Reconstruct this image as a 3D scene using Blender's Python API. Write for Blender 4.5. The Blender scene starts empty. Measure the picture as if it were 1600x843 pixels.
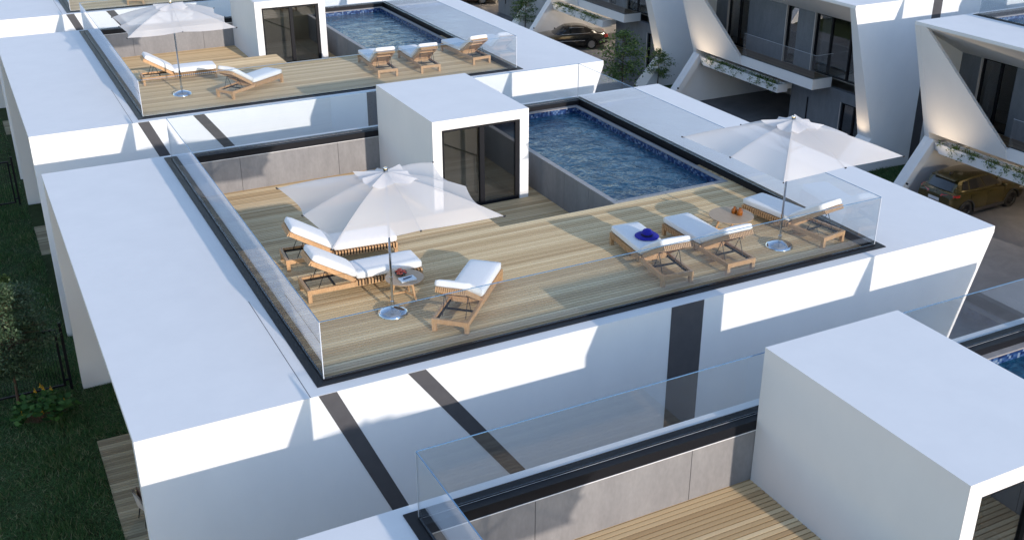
import bpy, bmesh, math, random
import numpy as np
from mathutils import Vector, Matrix

random.seed(7)
rng = np.random.default_rng(7)
sc = bpy.context.scene
COL = sc.collection

# ------------------------------------------------------------------ scale
# the estate is laid out in plan units u: origin = front-left corner of the central
# roof terrace, z = 0 on the roofs; 1 u = S metres, the street lies ZS u below the roofs
S = 1.2
ZS = 6.2
PER = 13.2335          # house spacing along a row


def W(x, y, z):
    return Vector((x * S, y * S, (z + ZS) * S))


# ------------------------------------------------------------------ camera
cd = bpy.data.cameras.new("Camera")
cam = bpy.data.objects.new("Camera", cd)
COL.objects.link(cam)
cd.sensor_width = 36.0
cd.lens = 36.0 * 1687.93 / 1600.0
cd.clip_start = 0.1
cd.clip_end = 2000.0
cam.location = W(-3.2932, -12.0192, 7.4153)
yaw, pitch = 0.474062, 0.437691
cam.rotation_euler = (math.pi / 2 - pitch, 0.0, -yaw)
sc.camera = cam

# ------------------------------------------------------------------ world, sun, exposure
SUN = Vector((0.43, -4.09, 1.0)).normalized()
elev = math.asin(SUN.z)
world = bpy.data.worlds.new("World")
sc.world = world
world.use_nodes = True
wn = world.node_tree
bg = wn.nodes["Background"]
sky = wn.nodes.new("ShaderNodeTexSky")
sky.sky_type = 'NISHITA'
sky.sun_disc = False
sky.sun_elevation = elev
sky.sun_rotation = math.atan2(SUN.x, SUN.y)
sky.air_density = 1.3
sky.dust_density = 0.1
sky.ozone_density = 1.9
wb = wn.nodes.new("ShaderNodeMix")
wb.data_type = 'RGBA'
wb.blend_type = 'MULTIPLY'
wb.inputs[0].default_value = 1.0
wb.inputs[7].default_value = (1.075, 0.97, 1.02, 1)
wn.links.new(sky.outputs[0], wb.inputs[6])
wn.links.new(wb.outputs[2], bg.inputs[0])
bg.inputs[1].default_value = 0.15
sl = bpy.data.lights.new("sun", 'SUN')
sl.energy = 2.0
sl.angle = math.radians(0.6)
sl.color = (1.0, 0.87, 0.75)
sun = bpy.data.objects.new("sun", sl)
COL.objects.link(sun)
sun.rotation_euler = SUN.to_track_quat('Z', 'Y').to_euler()
sun.location = (0, -40, 40)
sc.view_settings.view_transform = 'Standard'
sc.view_settings.look = 'None'
sc.view_settings.exposure = 1.0
sc.view_settings.gamma = 1.0
sc.render.engine = 'CYCLES'
sc.cycles.max_bounces = 10
sc.cycles.transparent_max_bounces = 16
sc.cycles.transmission_bounces = 8
sc.cycles.caustics_reflective = False
sc.cycles.caustics_refractive = False
sc.cycles.use_denoising = True
sc.cycles.sample_clamp_indirect = 5.0
sc.cycles.denoiser = 'OPENIMAGEDENOISE'
sc.cycles.denoising_input_passes = 'RGB_ALBEDO_NORMAL'
sc.cycles.denoising_prefilter = 'ACCURATE'


# ------------------------------------------------------------------ materials
def mat(name, col, rough=0.6, metal=0.0, spec=0.5, **kw):
    m = bpy.data.materials.new(name)
    m.use_nodes = True
    b = m.node_tree.nodes["Principled BSDF"]
    b.inputs["Base Color"].default_value = (*col, 1)
    b.inputs["Roughness"].default_value = rough
    b.inputs["Metallic"].default_value = metal
    b.inputs["Specular IOR Level"].default_value = spec
    for k, v in kw.items():
        b.inputs[k.replace("_", " ")].default_value = v
    return m


def nodes(m):
    nt = m.node_tree
    return nt, nt.nodes, nt.links, nt.nodes["Principled BSDF"]


def ramp(nd, stops):
    r = nd.new("ShaderNodeValToRGB")
    e = r.color_ramp.elements
    while len(e) < len(stops):
        e.new(0.5)
    for i, (p, c) in enumerate(stops):
        e[i].position = p
        e[i].color = (*c, 1)
    return r


def noisy(m, stops, scale=(1, 1, 1), nscale=5.0, detail=6.0, rough=0.6, bump=0.0, space='geo', dist=0.0, bdist=0.01):
    """colour from a noise ramp plus optional bump"""
    nt, nd, lk, b = nodes(m)
    if space == 'geo':
        g = nd.new("ShaderNodeNewGeometry")
        src = g.outputs["Position"]
    else:
        g = nd.new("ShaderNodeTexCoord")
        src = g.outputs["Object"]
    mp = nd.new("ShaderNodeMapping")
    mp.inputs["Scale"].default_value = scale
    lk.new(src, mp.inputs[0])
    n = nd.new("ShaderNodeTexNoise")
    n.inputs["Scale"].default_value = nscale
    n.inputs["Detail"].default_value = detail
    n.inputs["Roughness"].default_value = rough
    n.inputs["Distortion"].default_value = dist
    lk.new(mp.outputs[0], n.inputs["Vector"])
    r = ramp(nd, stops)
    lk.new(n.outputs["Fac"], r.inputs[0])
    lk.new(r.outputs[0], b.inputs["Base Color"])
    if bump:
        bp = nd.new("ShaderNodeBump")
        bp.inputs["Strength"].default_value = bump
        bp.inputs["Distance"].default_value = bdist
        lk.new(n.outputs["Fac"], bp.inputs["Height"])
        lk.new(bp.outputs[0], b.inputs["Normal"])
    return r, n


M = {}
M['white'] = mat("white_render", (.8, .8, .8), .75, spec=.25)
noisy(M['white'], [(.3, (.775, .778, .79)), (.7, (.815, .816, .825))], (1, 1, .6), 1.3, 8, .65, bump=.03)
M['concrete'] = mat("board_concrete", (.3, .29, .29), .8, spec=.3)


def concrete_nodes(m, c0, c1):
    nt, nd, lk, b = nodes(m)
    r, n = noisy(m, [(.3, c0), (.72, c1)], (1, 1, .35), 3.0, 10, .7)
    g = nd.new("ShaderNodeNewGeometry")
    mp = nd.new("ShaderNodeMapping")
    mp.inputs["Scale"].default_value = (10, 10, 5)
    lk.new(g.outputs["Position"], mp.inputs[0])
    n2 = nd.new("ShaderNodeTexNoise")
    n2.inputs["Scale"].default_value = 2.0
    n2.inputs["Detail"].default_value = 4
    lk.new(mp.outputs[0], n2.inputs["Vector"])
    mx = nd.new("ShaderNodeMix")
    mx.data_type = 'RGBA'
    mx.blend_type = 'MULTIPLY'
    mx.inputs[0].default_value = .24
    r2 = ramp(nd, [(.3, (.72, .72, .72)), (.7, (1.12, 1.12, 1.12))])
    lk.new(n2.outputs["Fac"], r2.inputs[0])
    lk.new(r.outputs[0], mx.inputs[6])
    lk.new(r2.outputs[0], mx.inputs[7])
    lk.new(mx.outputs[2], b.inputs["Base Color"])
    bp = nd.new("ShaderNodeBump")
    bp.inputs["Strength"].default_value = .15
    bp.inputs["Distance"].default_value = .01
    lk.new(n2.outputs["Fac"], bp.inputs["Height"])
    lk.new(bp.outputs[0], b.inputs["Normal"])


concrete_nodes(M['concrete'], (.215, .212, .218), (.285, .281, .286))
M['darkwall'] = mat("dark_facade_concrete", (.1, .11, .13), .7, spec=.3)
concrete_nodes(M['darkwall'], (.15, .165, .19), (.21, .226, .252))
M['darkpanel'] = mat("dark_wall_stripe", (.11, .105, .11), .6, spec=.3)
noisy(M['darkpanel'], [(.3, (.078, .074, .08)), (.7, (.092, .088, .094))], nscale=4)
M['black'] = mat("black_metal", (.008, .009, .013), .5, spec=.22)
M['blackmatte'] = mat("black_shadow_gap", (.01, .01, .012), .8)
M['carportwall'] = mat("carport_render", (.55, .5, .46), .8)
noisy(M['carportwall'], [(.3, (.56, .53, .5)), (.7, (.62, .59, .56))], nscale=2)
M['soffit'] = mat("soffit_render", (.5, .48, .47), .8)
M['interior'] = mat("interior_grey", (.5, .47, .44), .8)


def wood_boards(name, stops, pitch, axis=1, rough=.65, bump=.12, off=0.0, single=False):
    """timber decking: tone per board from its row, grain along the board"""
    m = mat(name, (.4, .33, .22), rough, spec=.3)
    nt, nd, lk, b = nodes(m)
    g = nd.new("ShaderNodeNewGeometry")
    sp = nd.new("ShaderNodeSeparateXYZ")
    tc = nd.new("ShaderNodeTexCoord")
    lk.new(tc.outputs["Object"], sp.inputs[0])
    dv = nd.new("ShaderNodeMath")
    dv.operation = 'DIVIDE'
    dv.inputs[1].default_value = pitch
    lk.new(sp.outputs[axis], dv.inputs[0])
    ad = nd.new("ShaderNodeMath")
    ad.operation = 'ADD'
    ad.inputs[1].default_value = off
    lk.new(dv.outputs[0], ad.inputs[0])
    fl = nd.new("ShaderNodeMath")
    fl.operation = 'FLOOR'
    lk.new(ad.outputs[0], fl.inputs[0])
    wnz = nd.new("ShaderNodeTexWhiteNoise")
    wnz.noise_dimensions = '1D'
    if single:
        oi = nd.new("ShaderNodeObjectInfo")
        om = nd.new("ShaderNodeMath")
        om.operation = 'MULTIPLY'
        om.inputs[1].default_value = 991.0
        lk.new(oi.outputs["Random"], om.inputs[0])
        lk.new(om.outputs[0], wnz.inputs["W"])
    else:
        lk.new(fl.outputs[0], wnz.inputs["W"])
    mp = nd.new("ShaderNodeMapping")
    mp.inputs["Scale"].default_value = (.7, 22, 22) if axis == 1 else (22, .7, 22)
    lk.new(g.outputs["Position"], mp.inputs[0])
    n = nd.new("ShaderNodeTexNoise")
    n.noise_dimensions = '4D'
    n.inputs["Scale"].default_value = 1.6
    n.inputs["Detail"].default_value = 8
    n.inputs["Roughness"].default_value = .62
    lk.new(mp.outputs[0], n.inputs["Vector"])
    wm = nd.new("ShaderNodeMath")
    wm.operation = 'MULTIPLY'
    wm.inputs[1].default_value = 37.0
    lk.new(wnz.outputs["Value"], wm.inputs[0])
    lk.new(wm.outputs[0], n.inputs["W"])
    mixf = nd.new("ShaderNodeMath")
    mixf.operation = 'MULTIPLY_ADD'
    mixf.inputs[1].default_value = .74
    lk.new(wnz.outputs["Value"], mixf.inputs[0])
    gm = nd.new("ShaderNodeMath")
    gm.operation = 'MULTIPLY'
    gm.inputs[1].default_value = .26
    lk.new(n.outputs["Fac"], gm.inputs[0])
    lk.new(gm.outputs[0], mixf.inputs[2])
    r = ramp(nd, stops)
    lk.new(mixf.outputs[0], r.inputs[0])
    lk.new(r.outputs[0], b.inputs["Base Color"])
    bp = nd.new("ShaderNodeBump")
    bp.inputs["Strength"].default_value = bump
    bp.inputs["Distance"].default_value = .004
    lk.new(n.outputs["Fac"], bp.inputs["Height"])
    lk.new(bp.outputs[0], b.inputs["Normal"])
    return m


PITCH = .0775
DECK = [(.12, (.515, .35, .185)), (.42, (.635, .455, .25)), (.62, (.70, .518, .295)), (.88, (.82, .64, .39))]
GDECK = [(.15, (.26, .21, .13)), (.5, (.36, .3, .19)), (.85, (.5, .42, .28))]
M['deck'] = wood_boards("roof_decking", DECK, PITCH * S, off=-(.20 / PITCH) + 20)
M['deck1'] = wood_boards("roof_decking_board", DECK, PITCH * S, single=True)
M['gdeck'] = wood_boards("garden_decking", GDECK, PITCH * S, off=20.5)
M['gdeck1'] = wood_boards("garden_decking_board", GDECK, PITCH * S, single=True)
M['balconydeck'] = wood_boards("balcony_decking", [(.15, (.11, .075, .045)), (.85, (.19, .13, .08))], .12, axis=0)
M['gap'] = mat("deck_underlay", (.03, .024, .018), .95, spec=.1)

M['teak'] = mat("teak", (.5, .28, .13), .5, spec=.4)
noisy(M['teak'], [(.25, (.43, .25, .125)), (.75, (.6, .38, .21))], (9, 9, 3), 3.0, 6, .6, space='obj')
M['tabletop'] = mat("ash_tabletop", (.42, .3, .2), .5)
noisy(M['tabletop'], [(.3, (.38, .27, .18)), (.7, (.48, .35, .24))], (14, 2, 2), 3, 5, space='obj')
M['cushion'] = mat("white_cushion_fabric", (.78, .79, .82), .9, spec=.1)
M['cushion'].node_tree.nodes["Principled BSDF"].inputs["Sheen Weight"].default_value = .15
noisy(M['cushion'], [(.3, (.76, .77, .8)), (.7, (.82, .83, .85))], nscale=40, bump=.1)
M['chrome'] = mat("polished_steel", (.58, .62, .68), .06, 1.0)
M['steel'] = mat("brushed_steel", (.5, .51, .53), .3, 1.0)
M['trimchrome'] = mat("chrome_trim", (.85, .84, .82), .25, .7)
M['blue'] = mat("blue_felt", (.012, .012, .3), .85)
M['bluedark'] = mat("blue_hat_band", (.006, .006, .05), .8)
M['red'] = mat("red_fruit", (.45, .05, .035), .35)
noisy(M['red'], [(.3, (.4, .03, .03)), (.7, (.62, .16, .1))], nscale=30)
M['bowl'] = mat("dark_bowl", (.03, .03, .035), .3)
M['paper'] = mat("pale_book", (.62, .72, .82), .6)
M['navy'] = mat("navy_pen", (.02, .03, .08), .35)
M['amber'] = mat("amber_glass", (.5, .15, .02), .1, Transmission_Weight=.45, IOR=1.45)
M['brown'] = mat("brown_leather", (.12, .055, .03), .5)
M['greige'] = mat("pale_shell", (.5, .46, .44), .6)


def glass_mat(name, tint=(.93, .97, 1.0), f0=.035, boost=1.0, rough=0.0, dark=0.0):
    """thin architectural glass: see-through with Fresnel reflection"""
    m = bpy.data.materials.new(name)
    m.use_nodes = True
    nt = m.node_tree
    nt.nodes.clear()
    out = nt.nodes.new("ShaderNodeOutputMaterial")
    tr = nt.nodes.new("ShaderNodeBsdfTransparent")
    tr.inputs[0].default_value = (*tint, 1)
    gl = nt.nodes.new("ShaderNodeBsdfGlossy")
    gl.inputs["Roughness"].default_value = rough
    gl.inputs["Color"].default_value = (.95, .97, 1, 1)
    fr = nt.nodes.new("ShaderNodeFresnel")
    ge = nt.nodes.new("ShaderNodeNewGeometry")
    io = nt.nodes.new("ShaderNodeMath")       # same reflectance from either side of a thin sheet
    io.operation = 'MULTIPLY_ADD'
    io.inputs[1].default_value = 1 / 1.5 - 1.5
    io.inputs[2].default_value = 1.5
    nt.links.new(ge.outputs["Backfacing"], io.inputs[0])
    nt.links.new(io.outputs[0], fr.inputs["IOR"])
    mu = nt.nodes.new("ShaderNodeMath")
    mu.operation = 'MULTIPLY'
    mu.use_clamp = True
    mu.inputs[1].default_value = boost
    mx = nt.nodes.new("ShaderNodeMixShader")
    nt.links.new(fr.outputs[0], mu.inputs[0])
    nt.links.new(mu.outputs[0], mx.inputs[0])
    nt.links.new(tr.outputs[0], mx.inputs[1])
    nt.links.new(gl.outputs[0], mx.inputs[2])
    nt.links.new(mx.outputs[0], out.inputs[0])
    return m


M['glass'] = glass_mat("balustrade_glass", (.955, .975, .985), boost=1.5)
M['window'] = glass_mat("window_glass", (.74, .74, .73), boost=4.0)
M['glassedge'] = mat("glass_edge", (.16, .33, .55), .25, Transmission_Weight=.3)
M['glassseam'] = mat("glass_seam", (.55, .6, .68), .3)
M['curtain'] = mat("grey_curtain", (.62, .62, .66), .9)


def canopy_mat():
    m = bpy.data.materials.new("parasol_fabric")
    m.use_nodes = True
    nt = m.node_tree
    nt.nodes.clear()
    L = nt.links.new
    out = nt.nodes.new("ShaderNodeOutputMaterial")
    df = nt.nodes.new("ShaderNodeBsdfDiffuse")
    df.inputs[0].default_value = (.93, .92, .93, 1)
    tl = nt.nodes.new("ShaderNodeBsdfTranslucent")
    tl.inputs[0].default_value = (.9, .89, .9, 1)
    m1 = nt.nodes.new("ShaderNodeMixShader")
    m1.inputs[0].default_value = .38
    L(df.outputs[0], m1.inputs[1])
    L(tl.outputs[0], m1.inputs[2])
    tr = nt.nodes.new("ShaderNodeBsdfTransparent")
    m2 = nt.nodes.new("ShaderNodeMixShader")
    m2.inputs[0].default_value = .26
    g = nt.nodes.new("ShaderNodeNewGeometry")
    nz = nt.nodes.new("ShaderNodeTexNoise")
    nz.inputs["Scale"].default_value = 60
    L(g.outputs["Position"], nz.inputs["Vector"])
    bp = nt.nodes.new("ShaderNodeBump")
    bp.inputs["Strength"].default_value = .15
    bp.inputs["Distance"].default_value = .004
    L(nz.outputs["Fac"], bp.inputs["Height"])
    L(bp.outputs[0], df.inputs["Normal"])
    L(m1.outputs[0], m2.inputs[1])
    L(tr.outputs[0], m2.inputs[2])
    L(m2.outputs[0], out.inputs[0])
    return m


M['canopy'] = canopy_mat()
M['fabric'] = mat("parasol_cap_fabric", (.82, .81, .82), .85, spec=.1)


def water_mat():
    m = mat("pool_water", (.02, .08, .22), .03, spec=.5)
    nt, nd, lk, b = nodes(m)
    b.inputs["IOR"].default_value = 1.33
    b.inputs["Specular IOR Level"].default_value = .26
    g = nd.new("ShaderNodeNewGeometry")
    n1 = nd.new("ShaderNodeTexNoise")
    n1.inputs["Scale"].default_value = 1.8
    n1.inputs["Detail"].default_value = 5
    n1.inputs["Distortion"].default_value = .9
    lk.new(g.outputs["Position"], n1.inputs["Vector"])
    n2 = nd.new("ShaderNodeTexNoise")
    n2.inputs["Scale"].default_value = 5.5
    n2.inputs["Detail"].default_value = 3
    n2.inputs["Distortion"].default_value = .6
    lk.new(g.outputs["Position"], n2.inputs["Vector"])
    ad = nd.new("ShaderNodeMath")
    ad.operation = 'MULTIPLY_ADD'
    ad.inputs[1].default_value = .22
    lk.new(n2.outputs["Fac"], ad.inputs[0])
    lk.new(n1.outputs["Fac"], ad.inputs[2])
    bp = nd.new("ShaderNodeBump")
    bp.inputs["Strength"].default_value = .85
    bp.inputs["Distance"].default_value = .095
    lk.new(ad.outputs[0], bp.inputs["Height"])
    lk.new(bp.outputs[0], b.inputs["Normal"])
    # refracted mosaic seen through the ripples
    v = nd.new("ShaderNodeTexVoronoi")
    v.inputs["Scale"].default_value = 14
    v.inputs["Randomness"].default_value = .35
    mxv = nd.new("ShaderNodeMix")
    mxv.data_type = 'VECTOR'
    mxv.inputs[0].default_value = .12
    lk.new(g.outputs["Position"], mxv.inputs[4])
    lk.new(n1.outputs["Color"], mxv.inputs[5])
    lk.new(mxv.outputs[1], v.inputs["Vector"])
    r = ramp(nd, [(.0, (.004, .03, .066)), (.5, (.008, .058, .115)), (1, (.035, .125, .21))])
    sp = nd.new("ShaderNodeSeparateColor")
    lk.new(v.outputs["Color"], sp.inputs[0])
    mm = nd.new("ShaderNodeMath")
    mm.operation = 'MULTIPLY_ADD'
    mm.inputs[1].default_value = .45
    lk.new(sp.outputs[0], mm.inputs[0])
    m3 = nd.new("ShaderNodeMath")
    m3.operation = 'MULTIPLY'
    m3.inputs[1].default_value = .6
    lk.new(n2.outputs["Fac"], m3.inputs[0])
    lk.new(m3.outputs[0], mm.inputs[2])
    lk.new(mm.outputs[0], r.inputs[0])
    lk.new(r.outputs[0], b.inputs["Base Color"])
    return m


M['water'] = water_mat()


def mosaic_mat():
    m = mat("blue_mosaic", (.05, .1, .25), .25)
    nt, nd, lk, b = nodes(m)
    g = nd.new("ShaderNodeNewGeometry")
    sc_ = nd.new("ShaderNodeVectorMath")
    sc_.operation = 'SCALE'
    sc_.inputs["Scale"].default_value = 1 / .055
    lk.new(g.outputs["Position"], sc_.inputs[0])
    ft = nd.new("ShaderNodeVectorMath")
    ft.operation = 'FLOOR'
    lk.new(sc_.outputs[0], ft.inputs[0])
    wz = nd.new("ShaderNodeTexWhiteNoise")
    lk.new(ft.outputs[0], wz.inputs[0])
    r = ramp(nd, [(0, (.006, .015, .07)), (.4, (.015, .045, .15)), (.75, (.05, .11, .25)), (1, (.18, .25, .36))])
    lk.new(wz.outputs["Value"], r.inputs[0])
    lk.new(r.outputs[0], b.inputs["Base Color"])
    return m


M['mosaic'] = mosaic_mat()
M['coping'] = mat("stone_coping", (.32, .31, .31), .6)
noisy(M['coping'], [(.3, (.27, .265, .27)), (.7, (.36, .35, .35))], nscale=6)

M['soil'] = mat("lawn_soil", (.03, .04, .02), .95, spec=.1)
noisy(M['soil'], [(.3, (.03, .045, .018)), (.7, (.05, .07, .028))], nscale=3)
M['street'] = mat("street_concrete", (.12, .12, .125), .8, spec=.3)
noisy(M['street'], [(.25, (.12, .122, .13)), (.55, (.17, .17, .175)), (.8, (.23, .228, .228))], (1, 1, 1), .8, 10, .68, bump=.08, dist=.6)


def leaf_mat(name, stops, trans=.3):
    m = mat(name, (.06, .1, .03), .6, spec=.25)
    nt, nd, lk, b = nodes(m)
    g = nd.new("ShaderNodeNewGeometry")
    r = ramp(nd, stops)
    lk.new(g.outputs["Random Per Island"], r.inputs[0])
    lk.new(r.outputs[0], b.inputs["Base Color"])
    tl = nd.new("ShaderNodeBsdfTranslucent")
    lk.new(r.outputs[0], tl.inputs[0])
    mx = nd.new("ShaderNodeMixShader")
    mx.inputs[0].default_value = trans
    out = [n for n in nd if n.type == 'OUTPUT_MATERIAL'][0]
    lk.new(b.outputs[0], mx.inputs[1])
    lk.new(tl.outputs[0], mx.inputs[2])
    lk.new(mx.outputs[0], out.inputs[0])
    return m


M['grass'] = leaf_mat("grass_blades", [(0, (.042, .11, .034)), (.55, (.07, .16, .055)), (.85, (.11, .19, .07)), (.9, (.2, .21, .1)), (1, (.36, .34, .2))], .2)
M['leaf'] = leaf_mat("street_tree_leaves", [(0, (.05, .10, .03)), (.6, (.11, .19, .06)), (1, (.3, .38, .13))])
M['leafbright'] = leaf_mat("bright_leaves", [(0, (.08, .13, .03)), (1, (.25, .32, .09))])
M['leafblue'] = leaf_mat("garden_tree_leaves", [(0, (.04, .08, .04)), (.6, (.085, .145, .075)), (1, (.17, .23, .14))])
M['leafshrub'] = leaf_mat("shrub_leaves", [(0, (.025, .085, .025)), (1, (.08, .19, .05))])
M['flower'] = leaf_mat("yellow_flower", [(0, (.6, .3, .02)), (1, (.75, .5, .05))])
M['bark'] = mat("bark", (.1, .06, .04), .9)
noisy(M['bark'], [(.3, (.06, .035, .025)), (.7, (.14, .085, .06))], (6, 6, 1), 4, 6, bump=.4)
M['lampglass'] = mat("lamp_lens", (.9, .8, .6), .4)
_b = M['lampglass'].node_tree.nodes["Principled BSDF"]
_b.inputs["Emission Color"].default_value = (1, .78, .5, 1)
_b.inputs["Emission Strength"].default_value = 6

M['paint_olive'] = mat("olive_car_paint", (.068, .053, .011), .24, .5, Coat_Weight=.9)
M['paint_black'] = mat("black_car_paint", (.008, .007, .007), .2, .2, Coat_Weight=.7)
M['paint_bronze'] = mat("bronze_car_paint", (.1, .05, .03), .3, .5, Coat_Weight=.9)
M['carglass'] = mat("car_window", (.012, .013, .015), .04, spec=.8)
M['carglassrear'] = mat("car_rear_window", (.02, .022, .025), .03, spec=1.0)
M['tyre'] = mat("tyre_rubber", (.018, .018, .018), .85)
M['rim'] = mat("alloy_rim", (.45, .45, .46), .3, .9)
M['rimdark'] = mat("dark_alloy_rim", (.08, .08, .085), .35, .8)
M['tail'] = mat("tail_lamp_red", (.45, .02, .015), .2, Coat_Weight=1.0)
M['headlamp'] = mat("head_lamp_lens", (.7, .72, .75), .1)
M['plate'] = mat("number_plate", (.6, .6, .65), .5)
M['trim'] = mat("black_plastic_trim", (.025, .025, .027), .6)


# ------------------------------------------------------------------ mesh builder
class MB:
    def __init__(s):
        s.v, s.f = [], []

    def add(s, vs, fs):
        o = len(s.v)
        s.v += [tuple(v) for v in vs]
        s.f += [tuple(i + o for i in f) for f in fs]
        return s

    def box(s, x0, x1, y0, y1, z0, z1):
        vs = [(x0, y0, z0), (x1, y0, z0), (x1, y1, z0), (x0, y1, z0), (x0, y0, z1), (x1, y0, z1), (x1, y1, z1), (x0, y1, z1)]
        return s.add(vs, [(3, 2, 1, 0), (4, 5, 6, 7), (0, 1, 5, 4), (1, 2, 6, 5), (2, 3, 7, 6), (3, 0, 4, 7)])

    def hexa(s, b, t):
        """eight free corners: bottom ring b, top ring t"""
        return s.add(list(b) + list(t), [(3, 2, 1, 0), (4, 5, 6, 7), (0, 1, 5, 4), (1, 2, 6, 5), (2, 3, 7, 6), (3, 0, 4, 7)])

    def prism(s, poly, axis, a0, a1):
        """polygon in the plane normal to axis (0,1,2), extruded a0..a1; axis 1 polygons are (x, z)"""
        n = len(poly)

        def pt(p, a):
            return {0: (a, p[0], p[1]), 1: (p[0], a, p[1]), 2: (p[0], p[1], a)}[axis]
        vs = [pt(p, a0) for p in poly] + [pt(p, a1) for p in poly]
        fs = [tuple(range(n)), tuple(range(2 * n - 1, n - 1, -1))]
        for i in range(n):
            j = (i + 1) % n
            fs.append((i, i + n, j + n, j))
        return s.add(vs, fs)

    def tube(s, p0, p1, r0, r1=None, n=8, caps=True):
        r1 = r0 if r1 is None else r1
        p0, p1 = Vector(p0), Vector(p1)
        d = (p1 - p0).normalized()
        a = d.orthogonal().normalized()
        b = d.cross(a)
        vs = []
        for p, r in ((p0, r0), (p1, r1)):
            for i in range(n):
                t = 2 * math.pi * i / n
                vs.append(tuple(p + (a * math.cos(t) + b * math.sin(t)) * r))
        fs = [(i, (i + 1) % n, (i + 1) % n + n, i + n) for i in range(n)]
        if caps:
            fs += [tuple(range(n - 1, -1, -1)), tuple(range(n, 2 * n))]
        return s.add(vs, fs)

    def bar(s, p0, p1, w, h, up=(0, 0, 1)):
        p0, p1 = Vector(p0), Vector(p1)
        d = (p1 - p0).normalized()
        sd = d.cross(Vector(up)).normalized() * (w / 2)
        u = sd.cross(d).normalized() * (h / 2)
        ring = lambda p: [p - sd - u, p + sd - u, p + sd + u, p - sd + u]
        return s.hexa(ring(p0), ring(p1))

    def lathe(s, prof, n=24, c=(0, 0, 0), axis=2):
        vs, fs = [], []
        m = len(prof)
        for i in range(n):
            t = 2 * math.pi * i / n
            for r, z in prof:
                a, b = r * math.cos(t), r * math.sin(t)
                if axis == 2:
                    vs.append((c[0] + a, c[1] + b, c[2] + z))
                else:
                    vs.append((c[0] + a, c[1] + z, c[2] + b))
        for i in range(n):
            j = (i + 1) % n
            for k in range(m - 1):
                fs.append((i * m + k, j * m + k, j * m + k + 1, i * m + k + 1))
        return s.add(vs, fs)

    def sphere(s, c, r, nu=10, nv=6, sx=1, sy=1, sz=1):
        vs = [(c[0], c[1], c[2] - r * sz)]
        for j in range(1, nv):
            ph = -math.pi / 2 + math.pi * j / nv
            for i in range(nu):
                t = 2 * math.pi * i / nu
                vs.append((c[0] + r * sx * math.cos(ph) * math.cos(t), c[1] + r * sy * math.cos(ph) * math.sin(t), c[2] + r * sz * math.sin(ph)))
        vs.append((c[0], c[1], c[2] + r * sz))
        fs = []
        for i in range(nu):
            k = (i + 1) % nu
            fs.append((0, 1 + k, 1 + i))
            for j in range(nv - 2):
                a, b = 1 + j * nu, 1 + (j + 1) * nu
                fs.append((a + i, a + k, b + k, b + i))
            fs.append((1 + (nv - 2) * nu + i, 1 + (nv - 2) * nu + k, len(vs) - 1))
        return s.add(vs, fs)

    def pillow(s, x0, x1, y0, y1, z0, z1, rad=.03, nx=8, ny=12, puff=.012, pucker=0.0):
        """soft-edged cushion: rounded-box surface with swollen faces"""
        cx, cy, cz = (x0 + x1) / 2, (y0 + y1) / 2, (z0 + z1) / 2
        hx, hy, hz = (x1 - x0) / 2, (y1 - y0) / 2, (z1 - z0) / 2
        bm = bmesh.new()
        bmesh.ops.create_cube(bm, size=2)
        bmesh.ops.subdivide_edges(bm, edges=bm.edges[:], cuts=9, use_grid_fill=True)
        vs = []
        for v in bm.verts:
            p = [v.co.x * hx, v.co.y * hy, v.co.z * hz]
            q = [max(-h + rad, min(h - rad, a)) for a, h in zip(p, (hx, hy, hz))]
            d = Vector(p) - Vector(q)
            if d.length > 1e-9:
                d = d.normalized() * rad
            r = Vector(q) + d
            u, w = v.co.x, v.co.y
            r.z += puff * (1 if v.co.z > 0 else -.2) * (1 - u * u) * (1 - w ** 4) * (1 if abs(v.co.z) > .5 else 0)
            if pucker and abs(v.co.z) < .99:
                k = (math.sin(r.x * 260) + math.sin(r.y * 230)) * pucker
                r += Vector((u, w, 0)).normalized() * k if (u or w) else Vector()
            vs.append((r.x + cx, r.y + cy, r.z + cz))
        bm.verts.index_update()
        fs = [tuple(v.index for v in f.verts) for f in bm.faces]
        bm.free()
        return s.add(vs, fs)

    def mesh(s, name, mtl, smooth=False, angle=None):
        me = bpy.data.meshes.new(name)
        me.from_pydata([(x * S, y * S, z * S) for x, y, z in s.v], [], s.f)
        bm = bmesh.new()
        bm.from_mesh(me)
        bmesh.ops.recalc_face_normals(bm, faces=bm.faces)
        bm.to_mesh(me)
        bm.free()
        me.materials.append(mtl)
        if smooth or angle:
            me.polygons.foreach_set("use_smooth", [True] * len(me.polygons))
            if angle:
                me.set_sharp_from_angle(angle=math.radians(angle))
        return me


CACHE = {}


def put(name, me, parent=None, loc=(0, 0, 0), rot=None, stuff=False, label=None):
    o = bpy.data.objects.new(name, me)
    COL.objects.link(o)
    if parent is not None:
        o.parent = parent
        o.location = Vector(loc) * S
    else:
        o.location = loc
    if rot:
        o.rotation_euler = rot
    if stuff:
        o["kind"] = "stuff"
    if label:
        o["label"] = label
    return o


def part(name, fn, mtl, parent, key=None, loc=(0, 0, 0), rot=None, smooth=False, angle=None, stuff=False, label=None):
    """mesh part in the parent's frame (u); alike parts share a mesh through key"""
    me = CACHE.get(key) if key else None
    if me is None:
        b = MB()
        fn(b)
        me = b.mesh(name, mtl, smooth, angle)
        if key:
            CACHE[key] = me
    return put(name, me, parent, loc, rot, stuff, label)


def tag(o, label, cat, group=None, kind=None):
    o["label"] = label
    o["category"] = cat
    if group:
        o["group"] = group
    if kind:
        o["kind"] = kind
    return o


def thing(name, xyz, label, cat, rz=0.0, group=None):
    o = bpy.data.objects.new(name, None)
    COL.objects.link(o)
    o.empty_display_size = .2
    o.location = W(*xyz)
    o.rotation_euler = (0, 0, rz)
    return tag(o, label, cat, group)


def copy_tree(o, parent=None):
    c = o.copy()
    COL.objects.link(c)
    if parent is not None:
        c.parent = parent
    for ch in o.children:
        copy_tree(ch, c)
    return c


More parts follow.
